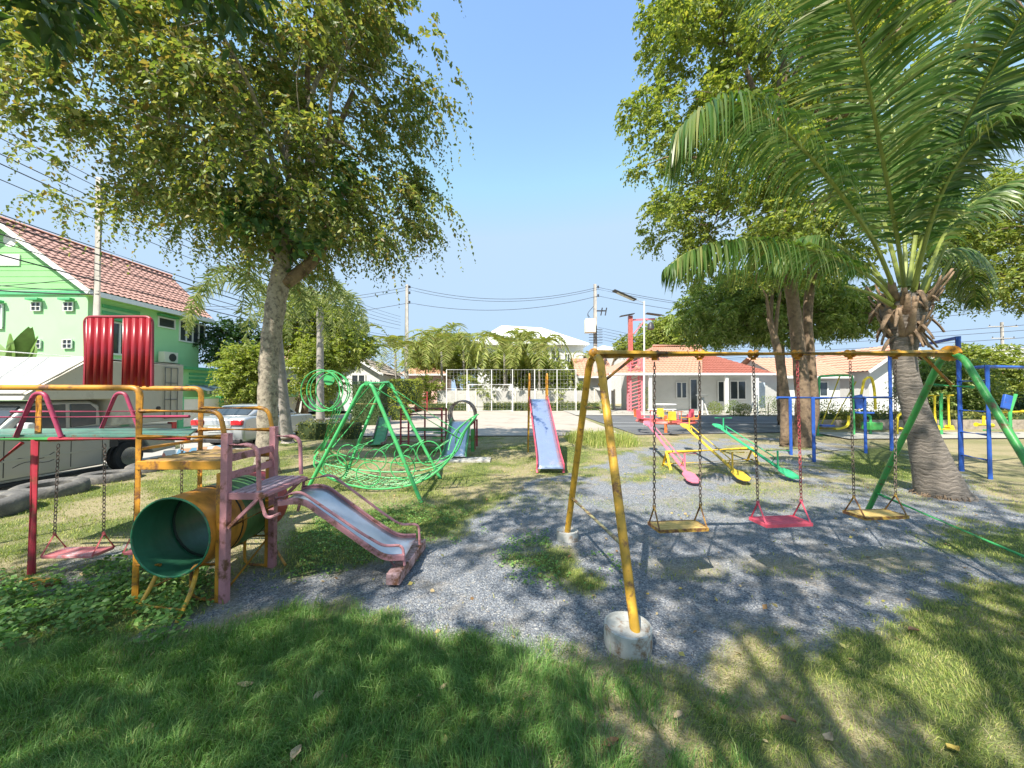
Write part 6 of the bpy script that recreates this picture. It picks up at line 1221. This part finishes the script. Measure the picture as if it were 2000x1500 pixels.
# ---- merry-go-round ---------------------------------------------------------
mg = thing("merry_go_round", (6.35, 15.3, 0), "small pink and orange roundabout with yellow seats behind the seesaws", "roundabout"); c = V((6.35, 15.3, 0))
MB().tube([c, c + V((0, 0, .75))], .06, 10).build("centre_post", orange, mg); MB().ring(c + V((0, 0, .5)), (0, 0, 1), 1.15, .035, 36, 8).build("rim", coral, mg); MB().ring(c + V((0, 0, .5)), (0, 0, 1), .6, .025, 28, 6).build("rim", coral, mg)
for i in range(6):
    a = i * math.pi / 3 + .3; d = V((math.cos(a), math.sin(a), 0)); s = V((-d.y, d.x, 0)); cm_ = (hotpink, lemon, orange)[i % 3]
    MB().tube([c + V((0, 0, .48)), c + d * 1.15 + V((0, 0, .48))], .022, 6).build("spoke", coral, mg)
    e = c + d * 1.1; MB().tube([e + V((0, 0, .45)), e + V((0, 0, .78))], .025, 6).build("seat_post", cm_, mg); MB().box(e + V((0, 0, .64)), (.34, .34, .03), rz=a).build("seat", cm_, mg, bevel=.01)
    MB().prism([e + d * .17 - s * .16 + V((0, 0, .64)), e + d * .17 + s * .16 + V((0, 0, .64)), e + d * .22 + s * .13 + V((0, 0, .98)), e + d * .22 - s * .13 + V((0, 0, .98))], d * .02).build("seat_back", cm_, mg)
    MB().tube([c + d * .62 - s * .2 + V((0, 0, .92)), c + d * .62 + s * .2 + V((0, 0, .92))], .015, 6).build("handle_bar", cm_, mg); MB().tube([c + d * .62 + V((0, 0, .5)), c + d * .62 + V((0, 0, .92))], .015, 6).build("handle_post", cm_, mg)
# ---- blue frames -------------------------------------------------------------
bb = thing("climbing_frame", (10.2, 9.2, 0), "tall blue climbing frame with a ladder, right of the coconut palm", "climbing frame")
pA, pB, pC = gr(1878, 921), gr(1934, 936), V((10.95, 10.7, 0)); zA, zB = at(1875, 657, pA.y).z, at(1932, 713, pB.y).z
MB().tube([pA, pA + V((0, 0, zA))], .045, 12).build("post", blue, bb); MB().tube([pC, pC + V((0, 0, zA))], .045, 12).build("post", blue, bb); MB().tube([pB, pB + V((0, 0, zB))], .036, 12).build("post", blue, bb)
MB().bar(pA + V((0, 0, zA - .03)), pC + V((0, 0, zA - .03)), .07, .06).build("top_beam", blue, bb)
pD = at(2140, 712, 8.4); MB().tube([pA.lerp(pB, .35) + V((0, 0, zB - .03)), pB + V((0, 0, zB - .03)), V((pD.x, pD.y, zB - .0))], .032, 8).build("ladder_beam", blue, bb); MB().tube([V((pD.x, pD.y, 0)), V((pD.x, pD.y, zB))], .05, 10).build("post", blue, bb)
for y in (745, 801, 843, 888): z = at(1878, y, pA.y).z; MB().tube([pA + V((0, 0, z)), pB + V((0, 0, z))], .022, 8).build("rung", blue, bb)
hb_ = thing("parallel_bars", (8.6, 9.8, 0), "low blue parallel bars between the trunks", "parallel bars")
q1, q2, q3, q4 = gr(1590, 902), gr(1545, 889), gr(1691, 886), V((10.88, 10.62, 0)); zz = 1.55
for q in (q1, q2, q3): MB().tube([q, q + V((0, 0, zz))], .038, 10).build("post", blue, hb_)
for a, e in ((q2 - V((.35, 0, 0)), q4), (q1, q3)): MB().tube([a + V((0, 0, zz)), V((e.x, e.y, zz))], .038, 10).build("bar", blue, hb_)
# ---- exercise machines ---------------------------------------------------------
YM = 14.6; mx = lambda px, py, dy=0: at(px, py, YM + dy)
def mach(px, lab): return thing("exercise_machine", (mx(px, 845).x, YM, 0), lab, "exercise machine", "outdoor exercise machines on the concrete strip")
lime_p = paint("signal_yellow", (.80, .62, .03), .04)
def T_(m, mt, nm, r, *p, f=.1, dy=0): return MB().tube(fillet([mx(a, b_, dy) for a, b_ in p], f), r, 8).build(nm, mt, m)
m1 = mach(1625, "exercise swing machine with slanting yellow bars and a green frame")
T_(m1, bgreen, "frame", .045, (1597, 850), (1600, 735), (1632, 733), (1664, 733), (1668, 850)); T_(m1, bgreen, "base_bar", .05, (1590, 851), (1690, 851))
T_(m1, lime_p, "swing_bar", .022, (1640, 735), (1605, 828)); T_(m1, lime_p, "swing_bar", .022, (1672, 745), (1622, 832)); T_(m1, lime_p, "foot_rail", .05, (1598, 836), (1640, 838), (1657, 832), (1658, 812), f=.3); MB().box(mx(1612, 831), (.5, .3, .06)).build("pedal", blue, m1)
m2 = mach(1680, "exercise seat machine with a blue seat and bent yellow arm")
T_(m2, lime_p, "arm", .045, (1676, 800), (1688, 740), (1702, 735), (1708, 760), (1710, 800), f=.3); MB().box(mx(1677, 785), (.35, .08, .55), rot=Matrix.Rotation(-.15, 3, 'Y')).build("backrest", blue, m2, bevel=.02); MB().box(mx(1684, 806), (.6, .4, .07)).build("seat", blue, m2, bevel=.02)
T_(m2, bgreen, "post", .045, (1700, 851), (1700, 812), (1684, 808)); T_(m2, bgreen, "base_bar", .05, (1672, 851), (1722, 851)); MB().box(mx(1703, 832), (.5, .4, .3)).build("weight_box", green, m2, bevel=.03)
m3 = mach(1838, "air walker machine with one green post and two yellow legs")
T_(m3, bgreen, "post", .055, (1838, 852), (1838, 768)); T_(m3, lime_p, "cross_bar", .03, (1815, 772), (1862, 772)); T_(m3, bgreen, "base_bar", .05, (1812, 850), (1868, 850))
for px in (1825, 1852): T_(m3, lime_p, "swing_leg", .045, (px, 773), (px + 2, 834)); MB().box(mx(px - 3, 838), (.40, .22, .05)).build("pedal", lime_p, m3); MB().tube([mx(px + 2, 834) - V((0, .1, 0)), mx(px + 2, 834) + V((0, .1, 0))], .08, 10).build("hub", lime_p, m3)
m4 = mach(1970, "rider machine with a tilted blue backrest and yellow hoop at right")
T_(m4, bgreen, "post", .055, (1975, 851), (1972, 805), (1984, 770), f=.2); MB().box(mx(1966, 785), (.32, .10, .55), rot=Matrix.Rotation(.25, 3, 'Y')).build("backrest", blue, m4, bevel=.02)
MB().ring(mx(1968, 804), (0, .1, 1), .52, .035, 24, 8, 0, math.pi * 1.6).build("hoop", lime_p, m4); T_(m4, bgreen, "base_bar", .05, (1925, 851), (2015, 850)); MB().tube([mx(1906, 829), mx(1938, 831)], .085, 10).build("foot_roller", lime_p, m4); T_(m4, lime_p, "foot_post", .05, (1921, 829), (1921, 812))
T_(m4, bgreen, "frame", .035, (1921, 840), (1975, 840))
m5 = mach(1768, "yellow exercise frame partly hidden behind the palm trunk"); T_(m5, lime_p, "frame", .05, (1752, 848), (1752, 812), (1764, 806), (1772, 848), f=.2); MB().tube([mx(1764, 838) - V((0, .1, 0)), mx(1764, 838) + V((0, .1, 0))], .07, 10).build("hub", lime_p, m5)
# ---- bungalow forecourt ----------------------------------------------------------
tb = thing("garden_table", (at(1298, 790, 27.6).x, 27.6, .05), "white round garden table before the bungalow porch", "table"); c = V(tb.location)
MB().lathe(c + V((0, 0, .70)), [(.8, 0), (.85, .03), (.85, .06), (.8, .08)], 24).build("table_top", white_paint, tb); MB().lathe(c, [(.35, 0), (.3, .06), (.1, .15), (.1, .7)], 14).build("pedestal", white_paint, tb)
bnc = thing("garden_bench", (at(1292, 800, 27.0).x, 27.0, .05), "white bench in front of the round garden table", "bench"); c = V(bnc.location); MB().bx(c.x - 1, c.x + 1, 26.8, 27.1, .42, .48).build("seat", white_paint, bnc)
for s in (-.75, .75): MB().bx(c.x + s - .06, c.x + s + .06, 26.83, 27.07, .05, .42).build("leg", white_paint, bnc)
pdt = thing("pedestal_stand", (at(1372, 800, 27.2).x, 27.2, .05), "white tripod stand with a bowl beside the potted shrub", "stand"); c = V(pdt.location); MB().lathe(c + V((0, 0, 1.3)), [(.15, 0), (.42, .12), (.45, .16)], 16).build("bowl", white_paint, pdt)
for a in (0, 2.1, 4.2): MB().tube([c + V((0, 0, 1.35)), c + V((.4 * math.cos(a), .4 * math.sin(a), 0))], .05, 6).build("leg", white_paint, pdt)
sl_ = thing("ladder", (at(1480, 800, 26.3).x, 26.3, 0), "white A-shaped ladder standing at the lane edge", "ladder")
for a, e in (((1480, 812), (1478, 748)), ((1466, 806), (1479, 748))): MB().tube([at(*a, 26.0), at(*e, 26.2)], .045, 6).build("rail", white_paint, sl_)
for k in range(4): MB().tube([at(1480, 798 - k * 13, 26.1), at(1469 + k * 3, 797 - k * 13, 26.1)], .03, 6).build("rung", white_paint, sl_)
